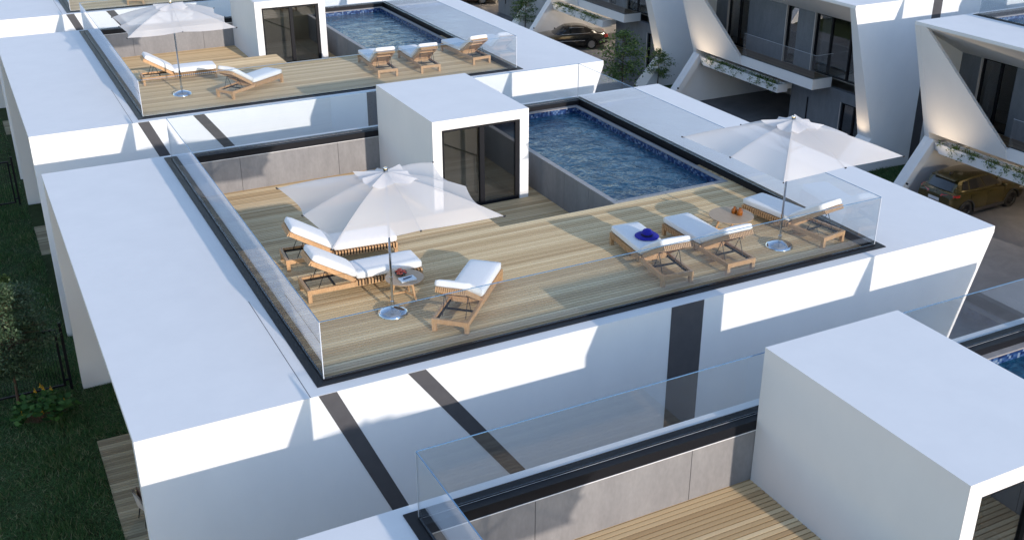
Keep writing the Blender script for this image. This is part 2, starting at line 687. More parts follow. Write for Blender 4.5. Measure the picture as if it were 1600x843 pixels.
def copy_thing(o, xyz, label, rz=None):
    c = copy_tree(o)
    c.location = W(*xyz)
    if rz is not None:
        c.rotation_euler = (0, 0, rz)
    c["label"] = label
    return c


# ------------------------------------------------------------------ ground
def sheet(name, pts, faces, mtl, kind='structure'):
    me = bpy.data.meshes.new(name)
    me.from_pydata([W(*p) for p in pts], [], faces)
    me.materials.append(mtl)
    o = bpy.data.objects.new(name, me)
    COL.objects.link(o)
    o["kind"] = kind
    return o


GARDEN = [(-60, -4.84), (9.0, -4.84), (13.0, -4.97), (22.0, -5.22), (36.0, -5.6), (90.0, -6.1)]


def gz(y):
    return float(np.interp(y, [a for a, _ in GARDEN], [b for _, b in GARDEN]))


ys = [-60, -20, -4, 2, 9, 13, 17.5, 22, 29, 36, 60, 90]
pts, fcs = [], []
for i, y in enumerate(ys):
    pts += [(-60, y, gz(y)), (6.0, y, gz(y)), (6.05, y, -6.22), (6.05, y, -6.22), (140, y, -6.22), (140, y, -6.22)]
for i in range(len(ys) - 1):
    a, b = i * 6, (i + 1) * 6
    fcs += [(a, a + 1, b + 1, b), (a + 1, a + 2, b + 2, b + 1), (a + 3, a + 4, b + 4, b + 3)]
sheet("ground", pts, fcs, M['soil'])
# far ground out to the horizon
sheet("far_ground", [(-700, -700, -6.6), (700, -700, -6.6), (700, 700, -6.6), (-700, 700, -6.6)], [(0, 1, 2, 3)], M['soil'])
# the street with the paved forecourts and carport floors, one sheet above the soil
MX = 36.32          # a point x of the left row maps to MX - x in the right row
ROW_R = 2.467
sp, sf = [(12.6, -40, -6.2), (24.3, -40, -6.2), (24.3, 75, -6.2), (12.6, 75, -6.2)], [(0, 1, 2, 3)]
for k in (-1, 0, 1, 2, 3):
    y0 = ROW_R + k * PER
    o = len(sp)
    sp += [(24.3, y0 + .4, -6.2), (30.2, y0 + .4, -6.2), (30.2, y0 + 10.3, -6.2), (24.3, y0 + 10.3, -6.2)]
    sf.append((o, o + 1, o + 2, o + 3))
sheet("street", sp, sf, M['street'])


# ------------------------------------------------------------------ houses
H0, H1 = -.2, 10.38         # house depth in y
XL, XR = -2.37, 12.40       # garden edge, street edge of the roof
TX, TY = 10.0, 10.24        # terrace well
BOT = -6.35
FW = .16                    # flashing width
ZD, ZL = -.1, -.88          # upper and lower deck level
BX0, BX1, BY0, BY1, BZ = 4.63, 6.78, 6.86, 9.966, 1.05   # stair room
PX0, PX1, PY0, PY1 = 7.10, 9.76, 4.0, 9.97              # pool


def board_rows():
    """(y0, y1, x0, x1, z) for every deck board"""
    rows = []
    y = FW + .04
    g = .0175
    while y < TY - FW - PITCH * .5:
        ya, yb = y + g / 2, y + PITCH - g / 2
        ym = (ya + yb) / 2
        if ym < PY0:
            rows.append((ya, yb, FW, TX - FW, ZD))
        else:
            if ym < 5.1:
                rows.append((ya, yb, FW, 4.68, ZD))
                rows.append((ya, yb, 4.68, PX0 - .01, ZL))
            elif ym < BY0:
                rows.append((ya, yb, FW, PX0 - .01, ZL))
            else:
                rows.append((ya, yb, FW, BX0, ZL))
                rows.append((ya, yb, BX1, PX0 - .01, ZL))
            if ym < 5.05:
                rows.append((ya, yb, PX1 + .005, TX - FW, ZD))
        y += PITCH
    return rows


def build_house(name, xyz, label, mirror=False, boards='joined', variant='left', group="white houses with roof terraces"):
    R = thing(name, xyz, label, "house", 0.0, group)
    if mirror:
        R.scale = (-1, 1, 1)
    P = lambda nm, fn, m, parent=R, key=None, **k: part(nm, fn, m, parent, key or ("h", nm, variant, getattr(parent, 'name', '')[:0]), **k)

    # roof plate round the terrace
    def roof(b):
        t = -.1
        b.box(XL, 0, H0, H1, t, 0)
        b.box(TX, XR, H0, H1, t, 0)
        b.box(0, TX, H0, 0, t, 0)
        b.box(0, TX, TY, H1, t, 0)
    rf = part("roof", roof, M['white'], R, key="roof")
    # fine movement joints on the roof plate
    part("roof_joint", lambda b: b.box(-.157, -.15, H0 + .005, 2.9, -.002, .0025), M['black'], rf, key="rjoint")

    # party walls with the pulled-in street end
    prof = [(XL, -.1), (12.41, -.1), (11.12, -4.0), (12.86, BOT), (XL, BOT)]
    profS = [(XL, -.1), (12.41, -.1), (10.79, -4.95), (11.98, BOT), (XL, BOT)]
    south = part("side_wall", lambda b: b.prism(profS, 1, H0, 0.0), M['white'], R, key="wallS")
    north = part("side_wall", lambda b: b.prism(prof, 1, H1 - .2, H1), M['white'], R, key="wallN")
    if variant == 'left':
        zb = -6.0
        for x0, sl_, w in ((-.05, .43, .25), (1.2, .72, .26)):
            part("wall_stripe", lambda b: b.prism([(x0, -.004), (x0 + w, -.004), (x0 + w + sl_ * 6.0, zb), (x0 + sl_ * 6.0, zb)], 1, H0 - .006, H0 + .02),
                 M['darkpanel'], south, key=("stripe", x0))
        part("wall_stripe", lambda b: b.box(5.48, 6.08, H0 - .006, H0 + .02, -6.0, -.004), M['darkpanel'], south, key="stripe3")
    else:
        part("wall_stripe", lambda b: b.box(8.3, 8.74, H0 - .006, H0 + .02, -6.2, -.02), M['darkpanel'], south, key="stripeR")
    # folded fins at the street end
    def finS(b):
        b.hexa([(12.40, 0.0, -.1), (12.16, 0.0, -.1), (10.55, 0.0, -4.95), (10.792, 0.0, -4.95)],
               [(12.40, .06, -.1), (12.16, .06, -.1), (10.55, .5, -4.95), (10.792, .5, -4.95)])
        b.hexa([(10.792, 0.0, -4.95), (10.55, 0.0, -4.95), (11.7, 0.0, BOT), (11.98, 0.0, BOT)],
               [(10.792, .5, -4.95), (10.55, .5, -4.95), (11.7, .6, BOT), (11.98, .6, BOT)])
    part("fin", finS, M['white'], R, key="finS")

    def finN(b):
        b.hexa([(11.12, H1 - .42, -4.02), (10.85, H1 - .42, -4.14), (12.5, H1 - .42, BOT), (12.86, H1 - .42, BOT)],
               [(11.12, H1 - .2, -4.02), (10.85, H1 - .2, -4.14), (12.5, H1 - .2, BOT), (12.86, H1 - .2, BOT)])
    part("fin", finN, M['white'], R, key="finN")

    # the big slanted sail panel that folds into the balcony front
    def sail(b):
        e = H1 - .2
        t = .2
        o_ = [(12.40, e, -.1), (11.175, e, -3.81), (11.175, 7.0, -3.81), (11.30, 7.08, -3.42), (12.40, e - .28, -.1)]
        i_ = [(x - t, y + (.1 if k > 2 else 0), z) for k, (x, y, z) in enumerate(o_)]
        n = len(o_)
        b.add(o_ + i_, [tuple(range(n)), tuple(range(2 * n - 1, n - 1, -1))] + [(k, (k + 1) % n, (k + 1) % n + n, k + n) for k in range(n)])
    part("sail_panel", sail, M['white'], R, key="sail")
    # sloped canopy under the street edge of the roof
    part("street_canopy", lambda b: b.prism([(TX + .02, -.1), (12.35, -.1), (12.33, -.14), (10.24, -1.2), (TX + .02, -1.2)], 1, 0.0, H1 - .2), M['white'], R, key="streetcanopy")

    # street facade, upper storey
    fx0, fx1 = 10.0, 10.22
    zf, zt = -3.45, -1.2
    for a, c in ((0, .9), (4.0, 5.0), (5.65, 8.0), (9.35, H1 - .2)):
        part("street_wall", lambda b: b.box(fx0, fx1, a, c, zf - .35, zt), M['darkwall'], R, key=("streetwall", a))
    for (a, c, mull) in ((.9, 4.0, (2.1, 3.15)), (5.0, 5.65, ()), (8.0, 9.35, (8.63,))):
        def frame(b):
            w = .05
            b.box(10.06, 10.16, a, a + w, zf, zt)
            b.box(10.06, 10.16, c - w, c, zf, zt)
            b.box(10.06, 10.16, a + w, c - w, zf, zf + w)
            b.box(10.06, 10.16, a + w, c - w, zt - w, zt)
            for q in mull:
                b.box(10.06, 10.16, q - .035, q + .035, zf + w, zt - w)
        win = part("window", frame, M['black'], R, key=("win", a))
        ed = [a + .05] + [q for q in mull] + [c - .05]
        for k in range(len(ed) - 1):
            part("pane", lambda b: b.box(10.095, 10.11, ed[k] + .036, ed[k + 1] - .036, zf + .05, zt - .05), M['window'], win, key=("pane", a, k))
        part("window_jamb", lambda b: b.box(10.0, 10.24, c - .001, c + .045, zf, zt), M['greige'], win, key=("jamb", a))

        def curt(b):
            n = 44
            vs = []
            y_a, y_b = (c - .75, c - .1) if a < 1 else ((a + .05, a + .3) if a < 6 else (c - .5, c - .08))
            for i in range(n):
                y = y_a + (y_b - y_a) * i / (n - 1)
                x = 9.93 + .025 * math.sin(i * 1.7) + .01 * math.sin(i * .6)
                vs += [(x, y, zf), (x, y, zt)]
            b.add(vs, [(2 * i, 2 * i + 2, 2 * i + 3, 2 * i + 1) for i in range(n - 1)])
        part("curtain", curt, M['curtain'], win, key=("curt", a))

    def inner(b):
        b.box(7.9, 8.0, 0, H1 - .2, zf, zt)
        b.box(8.0, 10.0, 0, H1 - .2, zf - .1, zf)
        b.box(8.0, 10.0, 0, H1 - .2, zt, zt + .08)
        b.box(8.0, 9.99, 4.5, 4.6, zf, zt)
        b.box(8.0, 9.99, 6.8, 6.9, zf, zt)
    part("room", inner, M['interior'], R, key="room")
    # balcony
    bal = part("balcony", lambda b: [b.box(10.22, 11.17, 2.75, H1 - .2, -3.81, -3.47), b.box(11.05, 11.17, 2.75, 7.02, -3.47, -3.42), b.box(10.22, 11.05, 2.75, 2.85, -3.47, -3.42)], M['white'], R, key="balcony")
    part("balcony_floor", lambda b: b.box(10.222, 11.048, 2.852, H1 - .21, -3.47, -3.45), M['balconydeck'], bal, key="balfloor")
    part("balcony_channel", lambda b: [b.box(11.075, 11.125, 2.80, 7.0, -3.42, -3.405), b.box(10.24, 11.075, 2.78, 2.82, -3.42, -3.405)], M['black'], bal, key="balch")
    part("glass_panel", lambda b: b.box(11.09, 11.105, 2.81, 7.1, -3.404, -2.52), M['glass'], bal, key="balg1")
    part("glass_panel", lambda b: b.box(10.26, 11.085, 2.793, 2.808, -3.404, -2.52), M['glass'], bal, key="balg2")
    part("glass_edge", lambda b: [b.box(11.088, 11.107, 2.79, 7.1, -2.52, -2.513), b.box(10.26, 11.087, 2.79, 2.81, -2.52, -2.513)], M['glassseam'], bal, key="bale")
    # ground storey at the street
    gw = part("ground_wall", lambda b: [b.box(10.0, 10.2, 0, .9, BOT, -3.82), b.box(10.0, 10.2, .9, 2.12, -4.25, -3.82), b.box(10.0, 10.2, 2.12, 4.95, BOT, -3.82), b.box(6.5, 10.0, 4.75, 4.95, BOT, -3.82)], M['darkwall'], R, key="groundwall")
    part("door", lambda b: b.box(10.19, 10.204, 2.95, 3.98, -6.2, -4.2), M['darkwall'], gw, key="gdoor")
    part("door_handle", lambda b: b.box(10.205, 10.235, 3.92, 3.965, -5.55, -4.5), M['black'], gw, key="ghandle")
    gwin = part("window", lambda b: [b.box(10.05, 10.15, .9, .95, -6.2, -4.25), b.box(10.05, 10.15, 2.06, 2.12, -6.2, -4.25), b.box(10.05, 10.15, .95, 2.06, -4.31, -4.25), b.box(10.05, 10.15, 1.45, 1.51, -6.2, -4.31)], M['black'], R, key="gwin")
    part("pane", lambda b: b.box(10.09, 10.105, .95, 2.06, -6.2, -4.31), M['window'], gwin, key="gpane")
    part("window_jamb", lambda b: b.box(10.0, 10.215, 2.121, 2.16, -6.2, -4.25), M['greige'], gwin, key="gjamb")
    part("ground_room", lambda b: [b.box(8.4, 8.5, 0, 4.7, BOT, -3.85)], M['interior'], R, key="groom")
    part("carport", lambda b: [b.box(6.3, 6.5, 4.96, H1 - .2, BOT, -3.82), b.box(6.3, 10.2, 4.97, H1 - .2, -3.815, -3.7), b.box(6.5, 10.0, 4.952, 4.975, BOT, -3.82)], M['carportwall'], R, key="carport")

    # planter trough hung below the balcony
    def planter(b):
        x0, x1, y0, y1, z0, z1 = 10.62, 11.14, 4.72, 9.82, -4.42, -4.1
        w = .05
        b.prism([(y0, z0), (y0, z1), (y1 + .06, z1), (y1 - .16, z0)], 0, x1 - w, x1)
        b.prism([(y0, z0), (y0, z1), (y1, z1), (y1 - .16, z0)], 0, x0, x0 + w)
        b.box(x0 + w, x1 - w, y0, y1 - .16, z0, z0 + .05)
        b.box(x0 + w, x1 - w, y0, y0 + w, z0 + .05, z1)
        b.hexa([(x0 + w, y1 - .2, z0), (x1 - w, y1 - .2, z0), (x1 - w, y1 - .16, z0), (x0 + w, y1 - .16, z0)],
               [(x0 + w, y1 - .04, z1), (x1 - w, y1 - .04, z1), (x1 - w, y1, z1), (x0 + w, y1, z1)])
        b.box(x0 + w, x1 - w, y0 + w, y1 - .17, z0 + .05, z1 - .06)
    pl = part("planter", planter, M['white'], R, key="planter")
    part("planter_bracket", lambda b: [b.box(10.2, 10.62, 4.95, 5.2, -4.4, -4.15), b.box(10.2, 10.62, 9.3, 9.6, -4.4, -4.15), b.box(10.62, 11.0, 9.75, H1 - .42, -4.4, -4.2)], M['white'], pl, key="plbr")

    # garden side: loggia with glazed wall
    part("loggia_ceiling", lambda b: b.box(XL + .25, 0.0, 0.0, H1 - .2, -.3, -.1), M['white'], R, key="loggia")
    gwl = part("garden_wall", lambda b: [b.box(-.7, -.5, a, a + .35, BOT, -.3) for a in (0.0, 3.2, 6.6, 9.83)] + [b.box(-.7, -.5, .35, 9.83, -2.6, -2.2)], M['darkwall'], R, key="gardenwall")
    for a, c in ((.35, 3.2), (3.55, 6.6), (6.95, 9.83)):
        for z0, z1 in ((-4.8, -2.6), (-2.2, -.3)):
            wf = part("window", lambda b: [b.box(-.66, -.56, a, a + .05, z0, z1), b.box(-.66, -.56, c - .05, c, z0, z1), b.box(-.66, -.56, (a + c) / 2 - .03, (a + c) / 2 + .03, z0, z1)], M['black'], R, key=("gwn", a, z0))
            part("pane", lambda b: b.box(-.62, -.605, a + .05, c - .05, z0, z1), M['window'], wf, key=("gpn", a, z0))

    # ---- roof terrace
    def flashing(b):
        z0, z1 = -.125, .014
        f0, f1 = FW + .03, .269
        b.box(0, TX, 0, f0, z0, z1)
        b.box(0, TX, TY - f1, TY, z0, z1)
        b.box(0, FW, f0, TY - f1, z0, z1)
        b.box(TX - FW, TX, f0, TY - f1, z0, z1)
    fl = part("flashing", flashing, M['black'], R, key="flash")
    gp = .135
    for k, ya in enumerate((gp + .012, TY - gp - .016)):
        part("flashing_joint", lambda b: b.box(gp + .012, TX - gp - .012, ya, ya + .004, .014, .0165), M['glassseam'], fl, key=("flj", k))
    gb = part("glass_balustrade", lambda b: [b.box(gp - .012, TX - gp + .012, gp - .012, gp + .012, .0142, .03), b.box(gp - .012, TX - gp + .012, TY - gp - .012, TY - gp + .012, .0142, .03),
                                             b.box(gp - .012, gp + .012, gp + .0125, TY - gp - .0125, .0142, .03), b.box(TX - gp - .012, TX - gp + .012, gp + .0125, TY - gp - .0125, .0142, .03)], M['black'], R, key="glassb")
    h = .875
    t = .006
    for k, (x0, x1, y0, y1) in enumerate(((gp + t, TX - gp - t, gp - t, gp + t), (gp + t, TX - gp - t, TY - gp - t, TY - gp + t), (gp - t, gp + t, gp + t, TY - gp - t), (TX - gp - t, TX - gp + t, gp + t, TY - gp - t))):
        part("glass_panel", lambda b: b.box(x0, x1, y0, y1, .031, h), M['glass'], gb, key=("gpanel", k))
        part("glass_edge", lambda b: b.box(x0, x1, y0, y1, h + .0002, h + .007), M['glassedge'], gb, key=("gedge", k))
    part("glass_corner", lambda b: [b.box(x - t, x + t, y - t, y + t, .031, h) for x in (gp, TX - gp) for y in (gp, TY - gp)], M['glassseam'], gb, key="gcorner")

    # decks
    sub = part("deck", lambda b: [b.box(FW, TX - FW, FW, PY0, ZL - .1, ZD - .024), b.box(FW, 4.68, PY0, 5.1, ZL - .1, ZD - .024), b.box(4.6805, PX0, PY0 + .001, 5.1, ZL - .1, ZL - .024),
                                  b.box(FW, PX0, 5.1005, BY0 + .3, ZL - .1, ZL - .024), b.box(FW, BX0 + .2, BY0 + .3, TY - FW, ZL - .1, ZL - .024), b.box(BX1 - .1, PX0, BY0 + .3005, PY1, ZL - .1, ZL - .024), b.box(PX1, TX - FW, PY0 + .001, 5.05, ZL - .1, ZD - .024)], M['gap'], R, key="decksub")
    if boards == 'single':
        for (ya, yb, xa, xb, z) in board_rows():
            part("deck_board", lambda b: b.box(0, xb - xa, 0, yb - ya, -.022, 0), M['deck1'], sub, key=("board", round(xb - xa, 3)), loc=(xa, ya, z))
    else:
        part("deck_boards", lambda b: [b.box(xa, xb, ya, yb, z - .02, z) for (ya, yb, xa, xb, z) in board_rows()], M['deck'], sub, key="boards", stuff=True)
    part("step_riser", lambda b: [b.box(FW, 4.68, 5.1002, 5.102, ZL, ZD - .02), b.box(4.6802, 4.682, PY0 + .01, 5.1, ZL, ZD - .02), b.box(4.69, PX0, PY0 + .001, PY0 + .003, ZL, ZD - .02)], M['gdeck'], sub, key="riser")

    # concrete retaining walls of the sunken deck
    rw = part("retaining_wall", lambda b: b.box(FW - .1, BX0 + .3, 10.005, TY - .005, ZL - .1, -.13), M['concrete'], R, key="retwall")
    part("retaining_wall", lambda b: b.box(FW - .12, FW - .005, 5.1, 10.0, ZL - .1, -.13), M['concrete'], R, key="retwall2")
    part("retaining_wall", lambda b: b.box(PX1 + .11, TX - .06, 5.05, 10.0, ZL, -.13), M['concrete'], R, key="retwall3")
    xs = (FW, 1.5, 3.67, BX0 + .02)
    for k in range(3):
        part("concrete_panel", lambda b: b.box(xs[k] + .004, xs[k + 1] - .004, 9.975, 10.004, ZL - .02, -.128), M['concrete'], rw, key=("cpanel", k))
    # white bead along the panel tops
    part("edge_bead", lambda b: b.box(FW, BX0, 9.964, 9.9745, -.135, -.1255), M['white'], rw, key="bead")

    # stair room
    w = .2

    def room(b):
        b.box(BX0, BX0 + w, BY0, BY1, ZL - .05, BZ - w)
        b.box(BX1 - w, BX1, BY0, BY1, ZL - .05, BZ - w)
        b.box(BX0 + w, BX1 - w, BY1 - w, BY1, ZL - .05, BZ - w)
        b.box(BX0, BX1, BY0, BY1, BZ - w, BZ)
    sr = part("stair_room", room, M['white'], R, key="stair")

    def dframe(b):
        x0, x1, z0, z1 = BX0 + w, BX1 - w, ZL - .02, BZ - w
        y0, y1, f = BY0 + .03, BY0 + .11, .055
        b.box(x0, x0 + f, y0, y1, z0, z1)
        b.box(x1 - .09, x1, y0, y1, z0, z1)
        b.box(x0 + f, x1 - .09, y0, y1, z0, z0 + .07)
        b.box(x0 + f, x1 - .09, y0, y1, z1 - f, z1)
        xm = (x0 + x1) / 2 + .02
        b.box(xm - .05, xm + .05, y0 - .01, y1 - .01, z0 + .07, z1 - f)
    part("door_frame", dframe, M['black'], sr, key="dframe")
    xm = (BX0 + BX1) / 2 + .02
    part("door_pane", lambda b: b.box(BX0 + w + .055, xm - .05, BY0 + .065, BY0 + .08, ZL + .05, BZ - w - .055), M['window'], sr, key="dp1")
    part("door_pane", lambda b: b.box(xm + .05, BX1 - w - .09, BY0 + .055, BY0 + .07, ZL + .05, BZ - w - .055), M['window'], sr, key="dp2")
    part("stair_wall", lambda b: b.box(BX0 + w + .02, xm + .25, BY0 + .8, BY0 + .9, ZL - .02, BZ - w - .01), M['concrete'], sr, key="stairwall")
    part("handrail", lambda b: [b.tube((BX0 + w + .12, BY0 + .72, .42), (xm + .2, BY0 + .72, -.05), .012, n=8), b.tube((xm + .2, BY0 + .72, -.05), (xm + .2, BY0 + .72, ZL - .03), .012, n=8), b.tube((BX0 + w + .12, BY0 + .72, .42), (BX0 + w + .12, BY0 + .8, .42), .01, n=6)], M['black'], sr, key="handrail")
    part("stair_landing", lambda b: [b.box(BX0 + w, BX1 - w, BY0 + .02, BY1 - w, ZL - .08, ZL - .03), b.box(BX1 - w - .02, BX1 - w - .001, BY0 + .12, BY1 - w, ZL, BZ - w), b.box(BX0 + w, BX1 - w, BY1 - w - .02, BY1 - w - .001, ZL, BZ - w)], M['interior'], sr, key="landing")

    # pool
    c_ = .11
    pool = part("pool", lambda b: [b.box(PX0 + .03, PX0 + c_, PY0 + .01, PY1, ZL - .1, ZD - .015), b.box(PX1 - c_, PX1, PY0 + .01, PY1, ZL - .1, ZD - .015), b.box(PX0 + c_, PX1 - c_, PY0 + .01, PY0 + c_, ZL - .1, ZD - .015), b.box(PX0 + c_, PX1 - c_, PY1 - c_, PY1, ZL - .1, ZD - .015), b.box(PX0 + c_, PX1 - c_, PY0 + c_, PY1 - c_, ZL - .1, ZL - .05)], M['concrete'], R, key="pool")
    part("pool_coping", lambda b: [b.box(PX0, PX0 + c_, PY0, PY1, ZD - .014, ZD + .006), b.box(PX1 - c_, PX1, PY0, PY1, ZD - .014, ZD + .006), b.box(PX0 + c_, PX1 - c_, PY0, PY0 + c_, ZD - .014, ZD + .006), b.box(PX0 + c_, PX1 - c_, PY1 - c_, PY1, ZD - .014, ZD + .006)], M['coping'], pool, key="coping")
    ys_ = (PY0 + .02, 4.95, 5.9, 6.85, 7.8, 8.9, PY1)
    for k in range(6):
        part("concrete_panel", lambda b: b.box(PX0, PX0 + .029, ys_[k] + .004, ys_[k + 1] - .004, ZL - .02, ZD - .016), M['concrete'], pool, key=("ppanel", k))
    zw = ZD - .13
    part("mosaic_band", lambda b: [b.box(PX0 + c_, PX0 + c_ + .012, PY0 + c_, PY1 - c_, ZL, ZD - .016), b.box(PX1 - c_ - .012, PX1 - c_, PY0 + c_, PY1 - c_, ZL, ZD - .016), b.box(PX0 + c_ + .012, PX1 - c_ - .012, PY0 + c_, PY0 + c_ + .012, ZL, ZD - .016), b.box(PX0 + c_ + .012, PX1 - c_ - .012, PY1 - c_ - .012, PY1 - c_, ZL, ZD - .016)], M['mosaic'], pool, key="mosaic")
    part("pool_water", lambda b: b.add([(PX0 + c_ + .006, PY0 + c_ + .006, zw), (PX1 - c_ - .006, PY0 + c_ + .006, zw), (PX1 - c_ - .006, PY1 - c_ - .006, zw), (PX0 + c_ + .006, PY1 - c_ - .006, zw)], [(0, 1, 2, 3)]), M['water'], pool, key="water")
    # shell closing the well from below
    part("terrace_slab", lambda b: [b.box(.01, TX - .01, .01, TY - .01, ZL - .25, ZL - .101), b.box(-.0, .165, FW, 5.1, ZL - .1, -.13), b.box(TX - .165, TX, FW, 5.05, ZL - .1, -.13), b.box(0.0, TX, 0.0, FW, ZL - .1, -.13), b.box(BX0 + .3, TX, TY - FW + .1, TY, ZL - .1, -.13)], M['interior'], R, key="tslab")
    return R


house_b = build_house("white_house", (0, 0, 0), "central white house with two parasols and six loungers around its rooftop pool", boards='single')


def garden_deck(h, z):
    dk = part("garden_deck", lambda b: b.box(-2.40, -.7, 0.0, 7.86, -.12, -.03), M['gap'], h, key="gdk", loc=(0, 0, z))
    y = .02
    rows = []
    while y < 7.8:
        rows.append(y)
        y += PITCH
    if h is house_b:
        for y in rows:
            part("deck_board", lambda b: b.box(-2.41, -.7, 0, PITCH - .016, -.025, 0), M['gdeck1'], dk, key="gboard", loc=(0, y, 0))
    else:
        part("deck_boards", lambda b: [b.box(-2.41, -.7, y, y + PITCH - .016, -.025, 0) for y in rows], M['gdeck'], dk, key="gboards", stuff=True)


def clone_house(src, xyz, label):
    c = copy_tree(src)
    c.location = W(*xyz)
    c["label"] = label
    return c


house_c = clone_house(house_b, (0, -PER, 0), "nearest white house at the lower right, its grey parapet wall and bare deck in front")
house_a = build_house("white_house", (0, PER, 0), "white house just behind the central one, with a single parasol on its terrace")
house_a2 = clone_house(house_a, (0, 2 * PER, 0), "white house cut off by the top left corner of the picture")
garden_deck(house_b, -4.80)
garden_deck(house_a, -5.13)
garden_deck(house_a2, -5.5)
house_e = build_house("white_house", (MX, ROW_R, 0), "white angular house at the right edge with an olive car in its carport", mirror=True, variant='right')
house_d = clone_house(house_e, (MX, ROW_R + PER, 0), "white house across the street with an empty carport below its balcony")
house_f = clone_house(house_e, (MX, ROW_R + 2 * PER, 0), "white house across the street with a black sedan in its carport")
house_g = clone_house(house_e, (MX, ROW_R + 3 * PER, 0), "farthest white house at the top middle, only its carport corner in view")


# ------------------------------------------------------------------ sun loungers
LL, LW = 1.9, .56


def make_lounger(xyz, direction, label):
    rz = math.atan2(-direction[0], direction[1])
    R = thing("sun_lounger", xyz, label, "sun lounger", rz, "teak sun loungers with white cushions")
    hw = LW / 2
    for sx in (-1, 1):
        for y in (.035, LL - .04):
            part("leg", lambda b: b.box(-.03, .03, -.03, .03, 0, .13), M['teak'], R, key="lleg", loc=(sx * (hw - .03), y, 0))
    def fr(b):
        for sx in (-1, 1):
            x = sx * (hw - .02)
            b.box(x - .02, x + .02, 0, .80, .13, .205)
            xi = sx * (hw - .055)
            b.box(xi - .014, xi + .014, .80, LL - .045, .135, .2)
        b.box(-hw + .04, hw - .04, 0, .045, .131, .204)
        b.box(-hw + .04, hw - .04, LL - .045, LL, .131, .204)
        b.box(-hw + .04, hw - .04, .76, .80, .135, .2)
    part("frame", fr, M['teak'], R, key="lframe")
    part("shadow_gap_strip", lambda b: [b.box(-hw + .018, -hw + .022, .81, LL - .05, .128, .215), b.box(hw - .022, hw - .018, .81, LL - .05, .128, .215)], M['blackmatte'], R, key="lgap", stuff=True)  # black strips stand in for the shade between the slat ends
    part("inner_rail", lambda b: [b.box(-hw + .042, -hw + .065, .05, .75, .14, .165), b.box(hw - .065, hw - .042, .05, .75, .14, .165), b.box(-hw + .065, hw - .065, .05, .08, .14, .165), b.box(-hw + .066, hw - .066, .46, .49, .141, .164)], M['black'], R, key="lrail")

    def slats(b):
        n = 22
        for i in range(n):
            y = .79 + (LL - .82) * i / (n - 1)
            b.box(-hw - .004, hw + .004, y - .0145, y + .0145, .125, .222)
    part("seat_slats", slats, M['teak'], R, key="lslats", stuff=True)
    # backrest: local frame hinged at y=.78, z=.215, leaning back to the head end
    a = math.radians(32)

    def rot(p):
        x, d, z = p
        return (x, .78 - d * math.cos(a) + z * math.sin(a) * 1.0 * -1 * -1 * 0 - z * math.sin(a) * -1, .215 + d * math.sin(a) + z * math.cos(a))

    def rbox(b, x0, x1, d0, d1, z0, z1):
        b.hexa([rot((x0, d0, z0)), rot((x1, d0, z0)), rot((x1, d1, z0)), rot((x0, d1, z0))], [rot((x0, d0, z1)), rot((x1, d0, z1)), rot((x1, d1, z1)), rot((x0, d1, z1))])
    BL = .79

    def back(b):
        for sx in (-1, 1):
            x = sx * (hw - .06)
            rbox(b, x - .02, x + .02, 0, BL, -.035, .025)
        rbox(b, -hw + .08, hw - .08, 0, .04, -.03, .02)
        rbox(b, -hw + .08, hw - .08, BL - .3, BL - .26, -.03, .0)
    part("backrest_frame", back, M['teak'], R, key="lback")

    def bsl(b):
        n = 15
        for i in range(n):
            x = -hw + .055 + (LW - .11) * i / (n - 1)
            rbox(b, x - .011, x + .011, .05, BL + .02, .0, .035)
        rbox(b, -hw + .07, hw - .07, BL + .001, BL + .012, -.03, .0)
        for i in range(n):
            x = -hw + .055 + (LW - .11) * i / (n - 1)
            rbox(b, x - .011, x + .011, BL + .012, BL + .03, -.045, .03)
    part("backrest_slats", bsl, M['teak'], R, key="lbslats", stuff=True)

    def props(b):
        for sx in (-1, 1):
            x = sx * (hw - .1)
            b.tube((x, .20, .16), rot((x, BL - .28, -.03)), .006, n=6)
            b.tube((x, .47, .16), rot((x, BL - .28, -.03)), .005, n=6)
        b.tube((-hw + .1, *rot((0, BL - .28, -.035))[1:]), (hw - .1, *rot((0, BL - .28, -.035))[1:]), .006, n=6)
    part("prop_arm", props, M['black'], R, key="lprops")
    part("seat_cushion", lambda b: b.pillow(-hw + .01, hw - .01, .80, LL - .005, 0.224, .345, .042, puff=.02, pucker=.0022), M['cushion'], R, key="lseat", smooth=True)

    def bc(b):
        q = MB().pillow(-hw + .01, hw - .01, 0.02, BL + .03, .036, .15, .042, puff=.02, pucker=.0022)
        b.add([rot(p) for p in q.v], q.f)
    part("back_cushion", bc, M['cushion'], R, key="lbc", smooth=True)
    return R


def lounger(head_left, direction, label, dy=0.0):
    """head_left: ground point of the left head leg seen from the foot end's back"""
    d = Vector(direction).normalized()
    right = Vector((d.y, -d.x))
    o = Vector(head_left) + right * (LW / 2 - .03) - d * .035
    return make_lounger((o.x, o.y + dy, ZD), d, label)


l_hat = lounger((5.875, .61), (.1, 1), "teak sun lounger with a blue hat lying on its white cushion")
lounger((7.072, .514), (.005, 1), "teak sun lounger between the blue hat and the table with amber jugs")
lounger((9.181, .626), (-.16, 1), "teak sun lounger in the right corner of the central terrace beside a parasol pole")
lounger((2.077, .938), (.67, .742), "teak sun lounger standing askew right of the left parasol's chrome foot")


def lounger_near(near_head, direction, label, dy=0.0):
    """for loungers lying across the view: near_head is the right head leg"""
    d = Vector(direction).normalized()
    right = Vector((d.y, -d.x))
    o = Vector(near_head) - right * (LW / 2 - .03) - d * .035
    return make_lounger((o.x, o.y + dy, ZD), d, label)


